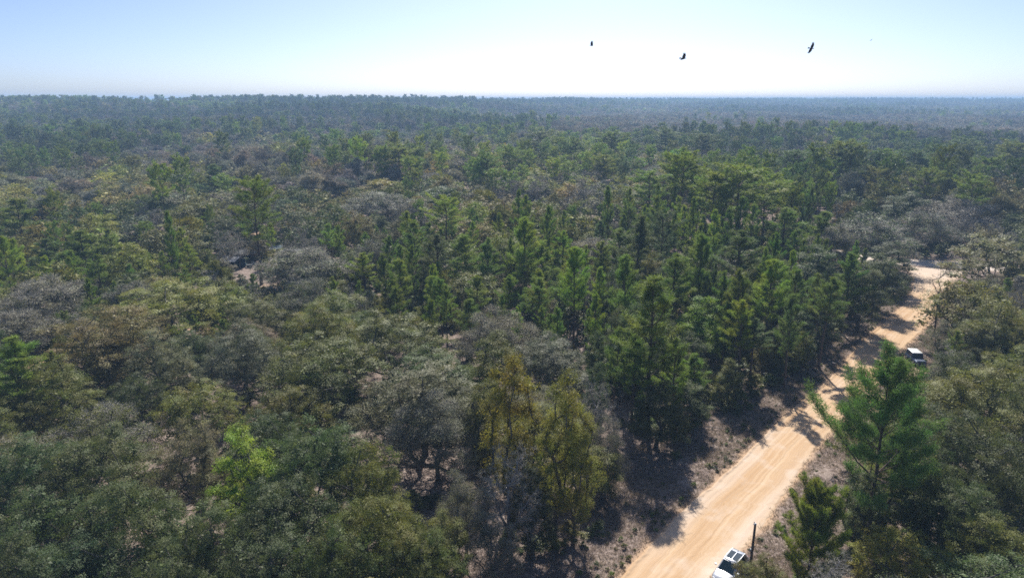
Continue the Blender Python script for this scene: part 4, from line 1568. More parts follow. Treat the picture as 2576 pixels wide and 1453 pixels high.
def scatter_object(name, coll, P, pick, rz, scl, tint, label):
    m = bpy.data.meshes.new(name)
    m.vertices.add(len(P))
    m.vertices.foreach_set('co', np.asarray(P, dtype=np.float32).ravel())
    a = m.attributes.new('pick', 'INT', 'POINT')
    a.data.foreach_set('value', np.asarray(pick, dtype=np.int32))
    for nm, arr in (('rot', np.column_stack([np.zeros(len(P)), np.zeros(len(P)), rz])), ('scl', scl)):
        a = m.attributes.new(nm, 'FLOAT_VECTOR', 'POINT')
        a.data.foreach_set('vector', np.asarray(arr, dtype=np.float32).ravel())
    a = m.attributes.new('tint', 'FLOAT_COLOR', 'POINT')
    a.data.foreach_set('color', np.column_stack([tint, np.ones(len(P))]).astype(np.float32).ravel())
    m.update()
    ob = bpy.data.objects.new(name, m)
    COL.objects.link(ob)
    md = ob.modifiers.new('scatter', 'NODES')
    md.node_group = scatter_group(name + '_scatter', coll)
    ob['kind'] = 'stuff'
    ob['label'] = label
    return ob


def proto_collection(name, keys):
    c = bpy.data.collections.new(name)
    for i, k in enumerate(keys):
        o = bpy.data.objects.new(f'{name}_{i:02d}', PROTO[k]['crown'])
        c.objects.link(o)
    return c


def build_forest():
    g = np.random.default_rng(5)
    coll = proto_collection('forest_tree', FAR_NAMES)
    # candidate positions: spacing grows with distance
    pts = []
    AZ = 0.70
    for r0, r1, sp in [(OBJ_LIMIT_D - 2, 600, 8.6), (600, 1100, 9.4), (1100, 1900, 10.5), (1900, 3100, 12.5), (3100, 4000, 15.0)]:
        xs = np.arange(-r1 * 0.7, r1 * 0.7, sp)
        ys = np.arange(0, r1, sp)
        X, Y = np.meshgrid(xs, ys)
        X = X.ravel() + g.uniform(-.42, .42, X.size) * sp
        Y = Y.ravel() + g.uniform(-.42, .42, Y.size) * sp
        r = np.hypot(X, Y)
        az = np.arctan2(X, Y)
        k = (r >= r0) & (r < r1) & (np.abs(az) < AZ) & (r < ridge_r(az) * 1.03)
        pts.append(np.column_stack([X[k], Y[k]]))
    P = np.concatenate(pts)
    # gaps: a few unplanted spots
    P = P[fbm(P[:, 0], P[:, 1], 26, 70, 3) < 0.70]
    x, y = P[:, 0], P[:, 1]
    z = hz(x, y)
    r = np.hypot(x, y)
    n = len(P)
    D = y * math.cos(PITCH) - (z + 14 - CAM_H) * math.sin(PITCH)
    vX = (512 + 667 * x / D) * 2.5156
    vY = (288.5 - 667 * (y * math.sin(PITCH) + (z + 14 - CAM_H) * math.cos(PITCH)) / D) * 2.5156
    pp = 0.03 + 0.3 * sstep(0.56, 0.66, fbm(x, y, 150, 80, 4))
    for cx, cy, rx, ry, s in PINES:
        e = ((vX - cx) / rx) ** 2 + ((vY - cy) / ry) ** 2
        pp = np.maximum(pp, 0.5 * s * sstep(1.3, 0.5, e))
    # bare swamp timber beyond the right-hand pines
    swamp = sstep(1150, 1600, vX) * sstep(560, 680, r) * sstep(1750, 1350, r)
    pp = pp * (1 - 0.9 * swamp)
    # pines crown the far left ridge
    az = np.arctan2(x, y)
    pp = np.maximum(pp, 0.6 * sstep(0.82, 0.95, r / ridge_r(az)) * (1 - swamp))
    is_p = g.random(n) < pp
    mz = fbm(x, y, 70, 60, 3)
    gp = np.clip(0.32 + 1.2 * sstep(0.50, 0.62, mz) * 0.5 + 0.9 * swamp, 0, 0.97)
    is_g = (~is_p) & (g.random(n) < gp)
    near = r < 560
    pick = np.where(is_p, np.where(near, 16 + g.integers(0, 2, n), 8 + g.integers(0, 3, n)),
                    np.where(is_g, np.where(near, 14 + g.integers(0, 2, n), 5 + g.integers(0, 3, n)), np.where(near, 11 + g.integers(0, 3, n), g.integers(0, 5, n))))
    h = np.where(is_p, g.uniform(15, 21, n), g.uniform(11, 16, n))
    crest = (r > 0.9 * ridge_r(az)) & (g.random(n) < 0.10)
    h = h * (0.82 + 0.36 * sstep(0.35, 0.65, fbm(x, y, 110, 130, 3)))
    h = np.where(crest, g.uniform(19, 26, n), h)
    w = np.where(is_p, g.uniform(7, 10, n), g.uniform(10, 17, n)) * np.where(r > 1100, 1.15, 1.0)
    base = np.array([[PROTO[k]['w'], PROTO[k]['h']] for k in FAR_NAMES])
    sx = w / base[pick, 0]
    sz = h / base[pick, 1]
    cols = np.zeros((n, 3))
    names_p = np.array([TINT[k][0] for k in ('pgreen', 'pblue', 'polive', 'pfresh')])
    names_o = np.array([TINT[k][0] for k in ('olive', 'dark', 'tan', 'grey', 'yolive')]) * 1.1
    cp = names_p[g.choice(4, n, p=[.4, .38, .14, .08])]
    co = names_o[g.choice(5, n, p=[.30, .16, .20, .26, .08])]
    cg = np.array([0.26, 0.24, 0.18]) * np.ones((n, 3))
    cols = np.where(is_p[:, None], cp, np.where(is_g[:, None], cg, co))
    cols = cols * (1 - 0.0 * swamp[:, None])
    band = fbm(x, y * 0.6, 170, 120, 3)
    cols = cols * (0.72 + 0.6 * sstep(0.35, 0.65, band))[:, None]
    cols = cols * g.uniform(0.7, 1.3, (n, 1)) * (1 + g.normal(size=(n, 3)) * np.array([0.08, 0.03, 0.1]))
    cols = np.clip(cols, 0.005, 0.6)
    # a couple of trees in new leaf
    for X, Y in [(20, 335), (930 / 1.855, 590)]:
        q = at(X, Y, 12)
        i = np.argmin(np.hypot(x - q.x, y - q.y))
        if not is_p[i]:
            cols[i] = (0.24, 0.30, 0.03)
    # trees of the near wood past the 300 of each kind
    ex, ep, es, ec, ez = [], [], [], [], []
    for t in rest:
        k = KIND_OF[t['kind']]
        i = 16 + int(g.integers(2)) if k == 'pine_tree' else (14 + int(g.integers(2)) if t['kind'] in ('grey', 'bare') else 11 + int(g.integers(3)))
        ex.append((t['x'], t['y'], t['z']))
        ep.append(i)
        es.append((t['w'] / base[i, 0], t['w'] / base[i, 0], t['h'] / base[i, 1]))
        ec.append(tint_of(t['col'], g) if t['kind'] not in ('bare',) else np.array([.2, .185, .17]))
    PP = np.column_stack([x, y, z - 0.1])
    SC = np.column_stack([sx, sx, sz])
    if ex:
        PP = np.vstack([PP, np.array(ex)])
        pick = np.r_[pick, ep]
        SC = np.vstack([SC, np.array(es)])
        cols = np.vstack([cols, np.array(ec)])
    print('forest instances', len(PP))
    scatter_object('forest', coll, PP, pick, g.uniform(0, 6.28, len(PP)), SC, cols, 'hazy mixed forest of oaks and pines reaching to the horizon')


build_forest()

# ------------------------------------------------------------------ undergrowth and verge grass
M_LEAF_U = leaf_mat('undergrowth_leaf', 'inst', rough=0.45, spec=0.45)


def build_undergrowth():
    g = np.random.default_rng(15)
    coll = bpy.data.collections.new('undergrowth_bush')
    for i in range(3):
        me = PROTO[f'shrub{i}']['crown'].copy()
        me.materials[0] = M_LEAF_U
        o = bpy.data.objects.new(f'undergrowth_bush_{i:02d}', me)
        coll.objects.link(o)
    n = 11000
    az = g.uniform(-0.74, 0.74, n)
    r = np.sqrt(g.uniform(30 ** 2, 235 ** 2, n))
    P = np.column_stack([np.sin(az) * r, np.cos(az) * r])
    rd = road_dist(P)
    keep = rd > 4.5
    for a, b, rr_, _ in OPEN:
        keep &= np.hypot(P[:, 0] - a, P[:, 1] - b) > rr_ * 0.9
    keep &= g.random(n) < sstep(0.30, 0.50, fbm(P[:, 0], P[:, 1], 14, 90, 3))
    X, Y = zip(*[proj(a, b, 0) for a, b in P])
    X, Y = np.array(X), np.array(Y)
    open_verge = (X > 1120) & (X < 1800) & (Y > 1200)
    keep &= ~(open_verge & (g.random(n) < 0.85))
    ns = 900
    ti = g.integers(0, len(CEN) - 1, ns)
    dv = SR_[ti] - SL[ti]
    wv = np.linalg.norm(dv, axis=1)
    of = g.choice([-1, 1], ns) * (wv / 2 + 0.6 + g.exponential(2.6, ns))
    Q = CEN[ti] + dv / wv[:, None] * of[:, None]
    Q = Q[road_dist(Q) > 0.5]
    P = np.vstack([P[keep], Q])
    nq = len(Q)
    n = len(P)
    s = g.uniform(0.25, 1.0, n) ** 1.2
    s[-nq:] = g.uniform(0.05, 0.2, nq)
    tc = np.array([TINT[k][0] for k in ('dark', 'olive', 'pgreen', 'tan')])[g.choice(4, n, p=[.45, .3, .15, .1])]
    tc = tc * g.uniform(0.8, 1.2, (n, 1))
    z = hz(P[:, 0], P[:, 1])
    scatter_object('undergrowth', coll, np.column_stack([P, z - 0.1]), g.integers(0, 3, n), g.uniform(0, 6.28, n), np.column_stack([s, s, s * g.uniform(.7, 1.2, n)]), tc,
                   'low bushes growing in the shade under the trees')


build_undergrowth()


def build_grass():
    g = np.random.default_rng(16)
    n = 150000
    t = g.integers(0, len(CEN) - 1, n)
    off = g.uniform(-15, 15, n)
    d = SR_[t] - SL[t]
    w = np.linalg.norm(d, axis=1)
    u = d / w[:, None]
    P = CEN[t] + u * (np.sign(off) * (w / 2 - 0.4) + off)[:, None] + g.normal(size=(n, 2)) * 0.3
    rd = road_dist(P)
    a = np.abs(off)
    keep = (rd > -0.35) & (rd < 14)
    dens = sstep(-0.4, 0.7, rd + (vnoise(P[:, 0], P[:, 1], 0.8, 95) - 0.5) * 1.2) * (0.30 + 0.9 * fbm(P[:, 0], P[:, 1], 3, 92, 3))
    keep &= g.random(n) < dens
    keep &= np.hypot(P[:, 0], P[:, 1]) < 175
    for ox, oy, r, k in OPEN:
        keep &= np.hypot(P[:, 0] - ox, P[:, 1] - oy) > r * 0.7
    P = P[keep]
    n = len(P)
    m = 4
    PP = np.repeat(np.column_stack([P, np.full(n, 0.0)]), m, axis=0)
    PP[:, :2] += g.normal(size=(n * m, 2)) * 0.07
    D = rvec(n * m, g)
    D[:, 2] = np.abs(D[:, 2]) * 0.8 + 0.45
    D /= np.linalg.norm(D, axis=1, keepdims=True)
    V, F = slivers(PP, D, 0.30, 0.035, g)
    av = np.clip(np.repeat(fbm(P[:, 0], P[:, 1], 1.6, 97, 3), m) * 0.5 + g.random(n * m) * 0.5, 0, 1)
    mt, T, N, L = new_mat('dry_grass')
    va = N.new('ShaderNodeAttribute')
    va.attribute_name = 'v'
    cr = N.new('ShaderNodeValToRGB')
    e = cr.color_ramp.elements
    e[0].position, e[0].color = 0.15, (0.12, 0.09, 0.065, 1)
    e[1].position, e[1].color = 0.9, (0.52, 0.42, 0.33, 1)
    k = e.new(0.4)
    k.color = (0.28, 0.22, 0.165, 1)
    k = e.new(0.6)
    k.color = (0.33, 0.275, 0.175, 1)
    L.new(va.outputs['Fac'], cr.inputs[0])
    p = principled(N, **{'Roughness': 0.8, 'Specular IOR Level': 0.2})
    L.new(cr.outputs[0], p.inputs['Base Color'])
    tr = N.new('ShaderNodeBsdfTranslucent')
    L.new(cr.outputs[0], tr.inputs[0])
    mx = N.new('ShaderNodeMixShader')
    mx.inputs[0].default_value = 0.3
    L.new(p.outputs[0], mx.inputs[1])
    L.new(tr.outputs[0], mx.inputs[2])
    o = N.new('ShaderNodeOutputMaterial')
    L.new(mx.outputs[0], o.inputs[0])
    me = mesh_np('dry_grass', V, F, [mt], attr={'v': ('FACE', av)})
    ob = bpy.data.objects.new('dry_grass', me)
    COL.objects.link(ob)
    ob['kind'] = 'stuff'
    ob['label'] = 'dry brown grass and fallen needles on the road verges'
    print('grass blades', n * m)


build_grass()


def build_sticks():
    """Fallen limbs and branch litter on the verges, too small to tell apart."""
    g = np.random.default_rng(17)
    n = 2600
    az = g.uniform(-0.5, 0.7, n)
    r = np.sqrt(g.uniform(38 ** 2, 150 ** 2, n))
    P = np.column_stack([np.sin(az) * r, np.cos(az) * r])
    P = P[road_dist(P) > 0.6]
    n = len(P)
    a = g.uniform(0, 6.28, n)
    L_ = g.uniform(0.3, 1.3, n)
    p0 = np.column_stack([P, np.full(n, 0.12)])
    p1 = p0 + np.column_stack([np.cos(a) * L_, np.sin(a) * L_, g.uniform(-0.05, 0.15, n)])
    V, F = tubes(p0, p1, g.uniform(.012, .035, n), g.uniform(.006, .015, n), 4)
    me = mesh_np('branch_litter', V, F, [M_GBARK], smooth=True)
    ob = bpy.data.objects.new('branch_litter', me)
    COL.objects.link(ob)
    ob['kind'] = 'stuff'
    ob['label'] = 'small fallen sticks lying on the forest floor'


build_sticks()

# ------------------------------------------------------------------ made objects
def obj(name, V, F, mats, parent=None, smooth=False, bevel=0, mi=None):
    me = bpy.data.meshes.new(name)
    me.from_pydata([tuple(v) for v in V], [], [tuple(f) for f in F])
    for m in (mats if isinstance(mats, (list, tuple)) else [mats]):
        me.materials.append(m)
    if smooth:
        me.polygons.foreach_set('use_smooth', [True] * len(me.polygons))
    me.update()
    o = bpy.data.objects.new(name, me)
    COL.objects.link(o)
    if parent:
        o.parent = parent
    if bevel:
        b = o.modifiers.new('bevel', 'BEVEL')
        b.width = bevel
        b.segments = 2
        b.limit_method = 'ANGLE'
    return o


def thing(name, label, cat, loc, rz=0, group=None):
    e = bpy.data.objects.new(name, None)
    COL.objects.link(e)
    e.location = loc
    e.rotation_euler = (0, 0, rz)
    e['label'] = label
    e['category'] = cat
    if group:
        e['group'] = group
    return e


def box(x0, x1, y0, y1, z0, z1):
    V = [(x0, y0, z0), (x1, y0, z0), (x1, y1, z0), (x0, y1, z0), (x0, y0, z1), (x1, y0, z1), (x1, y1, z1), (x0, y1, z1)]
    F = [(0, 3, 2, 1), (4, 5, 6, 7), (0, 1, 5, 4), (1, 2, 6, 5), (2, 3, 7, 6), (3, 0, 4, 7)]
    return V, F


def merge(*vf):
    V, F = [], []
    for v, f in vf:
        k = len(V)
        V += [tuple(a) for a in v]
        F += [tuple(i + k for i in q) for q in f]
    return V, F


def cyl(p0, p1, r0, r1, n=12, caps=True):
    V, F = tubes([p0], [p1], [r0], [r1], n)
    F = [tuple(f) for f in F]
    if caps:
        F += [tuple(range(n))[::-1], tuple(range(n, 2 * n))]
    return [tuple(v) for v in V], F


def loft(sections):
    n = len(sections[0])
    V = [p for s in sections for p in s]
    F = []
    for i in range(len(sections) - 1):
        for j in range(n):
            k = (j + 1) % n
            F.append((i * n + j, i * n + k, (i + 1) * n + k, (i + 1) * n + j))
    F.append(tuple(range(n))[::-1])
    F.append(tuple((len(sections) - 1) * n + j for j in range(n)))
    return V, F


def vehicle(name, label, loc, rz, L=4.6, Wd=1.86, H=1.66, paint=None, roofm=None, glass=None, hood_m=None, boxy=False, sunroof=False, belt=0.98, cat='car', ws0=None):
    """Front of the vehicle points to +x."""
    t = thing(name, label, cat, loc, rz)
    hw = Wd / 2
    f, r = L / 2, -L / 2
    # body: cross-sections along the length (x, half width, sill z, shoulder z, top z)
    if boxy:
        st = [(r, .90, .50, .85, 1.02), (r + .08, .97, .42, .95, 1.08), (r + .8, 1, .38, .98, 1.10), (0, 1, .38, .98, 1.10), (f - 1.25, 1, .38, .96, 1.10), (f - 1.15, .95, .38, .92, 1.06), (f - .35, .9, .42, .9, 1.02), (f - .08, .86, .46, .86, .98), (f, .82, .5, .8, .9)]
    else:
        st = [(r, .78, .45, .80, .95), (r + .10, .90, .36, .88, 1.03), (r + .45, .98, .30, .90, 1.06), (r + 1.1, 1, .27, .90, 1.04), (0, 1, .26, .88, 1.02), (f - 1.35, 1, .27, .87, 1.00), (f - 1.0, .99, .28, .85, .97), (f - .45, .94, .30, .78, .88), (f - .12, .84, .34, .68, .76), (f, .70, .42, .60, .66)]
    secs = []
    for x, k, z0, z1, z2 in st:
        w = hw * k
        secs.append([(x, -w * .92, z0), (x, -w, z0 + .12), (x, -w * 1.0, (z0 + z1) / 2), (x, -w * .965, z1), (x, -w * .80, z2 - .015), (x, -w * .4, z2 + .02), (x, 0, z2 + .03), (x, w * .4, z2 + .02),
                     (x, w * .80, z2 - .015), (x, w * .965, z1), (x, w * 1.0, (z0 + z1) / 2), (x, w, z0 + .12), (x, w * .92, z0)])
    V, F = loft(secs)
    obj('body', V, F, paint, t, smooth=True, bevel=.01)
    # cabin
    zb = 1.02 if not boxy else 1.08
    if boxy:
        xb0, xt0, xt1, xb1 = r + .12, r + .2, f - 1.75, f - 1.35
        kb, kt = .93, .87
    else:
        xb0, xt0, xt1, xb1 = r + .18, r + .70, f - 2.0, f - 1.15
        kb, kt = .90, .70
    if ws0:
        xt1, xb1 = ws0

    def ring(x0, x1, k, z, crown):
        w = hw * k
        return [(x0, -w * .9, z), (x0 + .12, -w, z), (x1 - .15, -w, z), (x1, -w * .88, z), (x1 + .05, 0, z), (x1, w * .88, z), (x1 - .15, w, z), (x0 + .12, w, z), (x0, w * .9, z), (x0 - .04, 0, z)]
    A = ring(xb0, xb1, kb, zb - .05, 0)
    B = ring(xt0, xt1, kt, H - .08, 0)
    C_ = ring(xt0 + .10, xt1 - .12, kt * .92, H - .015, 0)
    D_ = ring(xt0 + .5, xt1 - .5, kt * .5, H + .01, 0)
    V, F = loft([A, B])
    obj('cabin', V, F, paint, t, smooth=False, bevel=.015)
    V, F = loft([[(x, y, z - .012) for x, y, z in B], C_, D_])
    roof = obj('roof', V, F, roofm or paint, t, smooth=True)

    def pane(nm, q, inset=.07, off=.014, m=glass, par=t):
        q = [Vector(p) for p in q]
        c = sum(q, Vector()) / 4
        n = (q[1] - q[0]).cross(q[3] - q[0]).normalized()
        if n.dot(c - Vector((0, 0, 0.9))) < 0:
            n = -n
        p = [a + (c - a) * inset + n * off for a in q]
        b = [a - n * .02 for a in p]
        obj(nm, p + b, [(0, 1, 2, 3), (7, 6, 5, 4), (0, 4, 5, 1), (1, 5, 6, 2), (2, 6, 7, 3), (3, 7, 4, 0)], m, par)
    a, b = A, B
    pane('windshield', [a[3], a[5], b[5], b[3]], .06, .045)
    pane('rear_window', [a[8], a[0], b[0], b[8]], .12, .035)
    for s, (i0, i1) in ((-1, (1, 2)), (1, (7, 6))):
        p0, p1, q0, q1 = Vector(a[i0]), Vector(a[i1]), Vector(b[i0]), Vector(b[i1])
        for u0, u1 in ((.06, .46), (.51, .93)):
            lo0, lo1 = p0.lerp(p1, u0), p0.lerp(p1, u1)
            hi0, hi1 = q0.lerp(q1, u0 if u0 > .3 else .08), q0.lerp(q1, u1)
            pane('side_window', [lo0.lerp(hi0, .12), lo1.lerp(hi1, .12), hi1, hi0], .03, .012)
    if sunroof:
        w = hw * kt * .80
        z = H + .012
        for x0, x1, y0, y1 in ((xt0 + .45, xt1 - .30, -w, -.02), (xt0 + .45, xt1 - .30, .02, w)):
            obj('sunroof', *box(x0, x1, y0, y1, z - .03, z + .006), glass, t, bevel=.02)
        obj('antenna', [(xt0 + .2, -.03, H), (xt0 + .2, .03, H), (xt0 + .42, .012, H), (xt0 + .42, -.012, H), (xt0 + .2, 0, H + .09)], [(0, 3, 2, 1), (0, 1, 4), (1, 2, 4), (2, 3, 4), (3, 0, 4)], M_BLACK, t)
        for s in (-1, 1):
            obj('roof_rail', *cyl((xt0 + .1, s * hw * kt * .93, H - .02), (xt1 - .2, s * hw * kt * .93, H - .02), .022, .022, 6), M_CHROME, t)
    if hood_m:
        obj('hood', *box(f - 1.12, f - .10, -hw * .72, hw * .72, 1.035 if boxy else .96, 1.075 if boxy else 1.0), hood_m, t, bevel=.03)
        for k in (-.45, -.15, .15, .45):
            obj('hood_rib', *box(f - 1.05, f - .2, hw * k - .03, hw * k + .03, 1.074, 1.095), M_GREYTRIM, t, bevel=.005)
    # wheels with tyre and rim
    for x in (f - .88, r + .85):
        for s in (-1, 1):
            rw = .35 if not boxy else .39
            V, F = cyl((x, s * (hw - .20), rw), (x, s * (hw + .015), rw), rw, rw, 20)
            ty = obj('wheel', V, F, M_BLACK, t, smooth=False, bevel=.02)
            V, F = cyl((x, s * (hw - .0), rw), (x, s * (hw + .025), rw), rw * .62, rw * .58, 12)
            obj('rim', V, F, M_CHROME, ty)
            V, F = merge(*[cyl((x + (rw + .05) * math.cos(q), s * (hw - .12), rw + (rw + .05) * math.sin(q)), (x + (rw + .05) * math.cos(q + .35), s * (hw - .12), rw + (rw + .05) * math.sin(q + .35)), .05, .05, 5) for q in np.arange(0, 3.0, .35)])
            obj('wheel_arch', V, F, M_BLACK, t)
    for s in (-1, 1):
        V, F = box(xb1 - .35, xb1 - .20, s * (hw + .02), s * (hw + .22), zb + .04, zb + .18)
        obj('mirror', V, F, paint, t, bevel=.03)
        V, F = box(f - .22, f - .03, s * hw * .48, s * hw * .76, .62 if not boxy else .80, .76 if not boxy else .93)
        obj('headlight', V, F, M_LAMP, t, bevel=.03)
        V, F = box(r - .012, r + .05, s * hw * .55, s * hw * .80, .78, .96)
        obj('tail_light', V, F, M_RED, t, bevel=.01)
    obj('grille', *box(f - .02, f + .02, -hw * .42, hw * .42, .48, .62 if not boxy else .85), M_BLACK, t, bevel=.01)
    obj('front_bumper', *box(f - .15, f + .06, -hw * .78, hw * .78, .30, .47), M_GREYTRIM if boxy else paint, t, bevel=.04)
    obj('rear_bumper', *box(r - .06, r + .15, -hw * .80, hw * .80, .36, .54), M_GREYTRIM if boxy else paint, t, bevel=.04)
    return t


M_BLACK = simple_mat('black_rubber', (0.012, 0.012, 0.013), 0.7)
M_CHROME = simple_mat('bright_metal', (0.55, 0.56, 0.58), 0.3, 0.9)
M_LAMP = simple_mat('lamp_lens', (0.75, 0.77, 0.8), 0.12, 0.2)
M_RED = simple_mat('red_lens', (0.35, 0.01, 0.01), 0.2)
M_GREYTRIM = simple_mat('grey_trim', (0.22, 0.25, 0.30), 0.55)
M_SILVER = simple_mat('silver_paint', (0.62, 0.64, 0.68), 0.28, 0.45, coat=0.6)
M_WHITE = simple_mat('white_paint', (0.78, 0.78, 0.77), 0.32, 0.0, coat=0.5, noise=0.04, nscale=3)
M_GLASS = simple_mat('tinted_glass', (0.012, 0.028, 0.036), 0.06, 0.0, spec=0.8)
M_GLASSB = simple_mat('blue_tinted_glass', (0.02, 0.035, 0.07), 0.08, 0.0, spec=0.8)
M_BLUEP = simple_mat('dark_blue_paint', (0.035, 0.06, 0.13), 0.35, 0.2, coat=0.5)
M_WOOD = bark_mat('weathered_pole_wood', (0.06, 0.048, 0.04), (0.15, 0.125, 0.105))

rd_dir = CEN[120] - CEN[60]
RA = math.atan2(rd_dir[1], rd_dir[0])
c0 = at(1838, 1424, 0.9)
vehicle('parked_suv', 'silver SUV with twin dark sunroofs parked beside the wooden pole', (c0.x + .05, c0.y + .1, 0.03), RA + math.pi - 0.02, L=4.7, Wd=1.88, H=1.68, paint=M_SILVER, glass=M_GLASS, sunroof=True)
c1 = at(2305, 897, 1.0)
vehicle('parked_truck', 'white-topped dark blue boxy off-road vehicle farthest along the verge', (c1.x, c1.y, 0.0), RA + math.pi + 0.55, L=4.3, Wd=1.88, H=1.88, paint=M_BLUEP, roofm=M_WHITE, glass=M_GLASSB, hood_m=M_BLUEP, boxy=True)
c2 = at(2262, 968, 0.8)
vehicle('parked_car', 'white car with dark windshield half hidden behind the big pine', (c2.x, c2.y, 0.0), RA + math.pi + 0.45, L=4.5, Wd=1.82, H=1.5, paint=M_WHITE, glass=M_GLASS)

# wooden pole on the right verge: pole, cap, insulator bracket
pb = at(1884, 1437)
pt = thing('utility_pole', 'short weathered wooden pole with a pale cap beside the silver SUV', 'pole', (pb.x + .1, pb.y + .1, 0), 0)
obj('pole', *cyl((0, 0, -.3), (.03, .02, 5.0), .135, .105, 14), M_WOOD, pt, smooth=True)
obj('cap', *merge(cyl((.03, .02, 4.99), (.03, .02, 5.12), .075, .07, 10), cyl((-.08, .02, 5.10), (-.08, .02, 5.30), .045, .03, 8)), simple_mat('pale_ceramic', (0.55, 0.60, 0.66), 0.3), pt, smooth=True)
obj('bracket', *box(-.16, .16, .0, .05, 4.98, 5.04), M_GREYTRIM, pt)
obj('meter_box', *box(-.20, -.10, -.08, .08, 2.2, 2.45), M_GREYTRIM, pt, bevel=.01)

# mailbox on the shaded left verge
mb = at(2096, 932)
mt_ = thing('mailbox', 'dark mailbox on a leaning wooden post on the shaded left verge', 'mailbox', (mb.x, mb.y, 0), RA + 1.3)
obj('post', *box(-.06, .06, -.06, .06, -.1, 1.15), M_WOOD, mt_)
secs = []
for x in (-.30, .30):
    secs.append([(x, .14 * math.cos(a), 1.28 + .13 * max(0, math.sin(a))) for a in np.linspace(0, math.pi, 9)] + [(x, -.14, 1.15), (x, .14, 1.15)])
obj('box', *loft(secs), simple_mat('dark_mailbox_metal', (0.04, 0.04, 0.045), 0.4, 0.5), mt_)
obj('flag', *box(.05, .07, .15, .17, 1.2, 1.5), M_RED, mt_)
obj('arm', *box(-.35, .35, -.05, .05, 1.08, 1.148), M_WOOD, mt_)

# fallen pale limb on the left verge
sk = at(1800, 1078)
st_ = thing('fallen_branch', 'pale stripped branch lying across the left verge', 'branch', (sk.x, sk.y, 0.1), 0)
P0 = [(-1.4, .35, .1), (-.6, .12, .16), (.3, -.1, .12), (.3, -.1, .12)]
P1 = [(-.6, .12, .16), (.3, -.1, .12), (1.5, -.35, .06), (.9, .25, .16)]
V, F = tubes(P0, P1, [.05, .045, .035, .02], [.045, .035, .012, .008], 7)
obj('limb', V, F, M_GBARK, st_, smooth=True)


def tarp_sheet(name, label, loc, rz, w, l, col, cat='tarp', lump=.25, seed=1, rough=.5):
    """A crumpled tarp over something on the ground: an uneven closed sheet."""
    g = np.random.default_rng(seed)
    n = 12
    V, F = [], []
    for i in range(n):
        for j in range(n):
            u, v = i / (n - 1) * 2 - 1, j / (n - 1) * 2 - 1
            e = max(abs(u), abs(v))
            x = u * w / 2 * (1 + g.normal() * .03)
            y = v * l / 2 * (1 + g.normal() * .03)
            z = lump * max(0, 1 - e ** 2.5) * (.7 + .5 * math.sin(u * 3 + seed) * math.cos(v * 2.4 + seed)) + g.uniform(0, .06) + .04
            V.append((x, y, z))
    for i in range(n - 1):
        for j in range(n - 1):
            a = i * n + j
            F.append((a, a + n, a + n + 1, a + 1))
    m = simple_mat(name + '_cloth', col, rough, spec=.5, noise=.12, nscale=4)
    o = obj(name, V, F, m)
    sol = o.modifiers.new('thickness', 'SOLIDIFY')
    sol.thickness = .015
    o.location = loc
    o.rotation_euler = (0, 0, rz)
    o['label'] = label
    o['category'] = cat
    return o


q = at(2226, 1030)
tarp_sheet('blue_tarp', 'bright blue tarp heaped on the sand behind the big pine', (q.x, q.y, .05), .6, 1.7, 1.2, (0.012, 0.035, 0.55), lump=.7, seed=3)
q = at(2165, 1036)
tarp_sheet('white_sack', 'pale crumpled sack lying left of the blue tarp', (q.x, q.y, .05), .2, 1.0, .5, (0.6, 0.6, 0.62), 'sack', lump=.25, seed=5)
q = at(2512, 902)
tarp_sheet('turquoise_tarp', 'turquoise tarp glimpsed among the oaks right of the parked vehicles', (q.x, q.y, .4), .3, 2.6, 1.8, (0.02, 0.42, 0.50), lump=1.6, seed=7)
q = at(1655, 1310)


def canopy(name, label, X, Y, w, l, h, col, rz, rise=.7, walls=None, group='shelters of the campsite', ribs=False, shed=False):
    p = at(X, Y, h)
    t = thing(name, label, 'canopy', (p.x, p.y, float(hz(p.x, p.y))), rz, group)
    m = simple_mat(name + '_fabric', col, .45, spec=.5, noise=.15, nscale=2)
    n = 9
    V, F = [], []
    g = np.random.default_rng(int(X))
    for i in range(n):
        for j in range(n):
            u, v = i / (n - 1) * 2 - 1, j / (n - 1) * 2 - 1
            z = h + (rise * (1 - abs(v)) if not shed else rise * (v + 1) / 2) - .10 * math.cos(u * math.pi) * .5 + g.normal() * .02
            V.append((u * l / 2, v * w / 2, z))
    for i in range(n - 1):
        for j in range(n - 1):
            a = i * n + j
            F.append((a, a + n, a + n + 1, a + 1))
    o = obj('roof_sheet', V, F, m, t)
    sd = o.modifiers.new('thickness', 'SOLIDIFY')
    sd.thickness = .03
    for sx in (-1, 1):
        for sy in (-1, 1):
            obj('post', *cyl((sx * l * .47, sy * w * .47, 0), (sx * l * .47, sy * w * .47, h + (rise if (shed and sy > 0) else 0)), .035, .035, 8), M_CHROME, t)
    if walls:
        wm = simple_mat(name + '_wall', walls, .7, noise=.1, nscale=2)
        obj('side_wall', *box(-l * .46, l * .46, w * .44, w * .45, .05, h - .02), wm, t)
        obj('side_wall', *box(-l * .46, -l * .45, -w * .44, w * .43, .05, h - .02), wm, t)
    return t


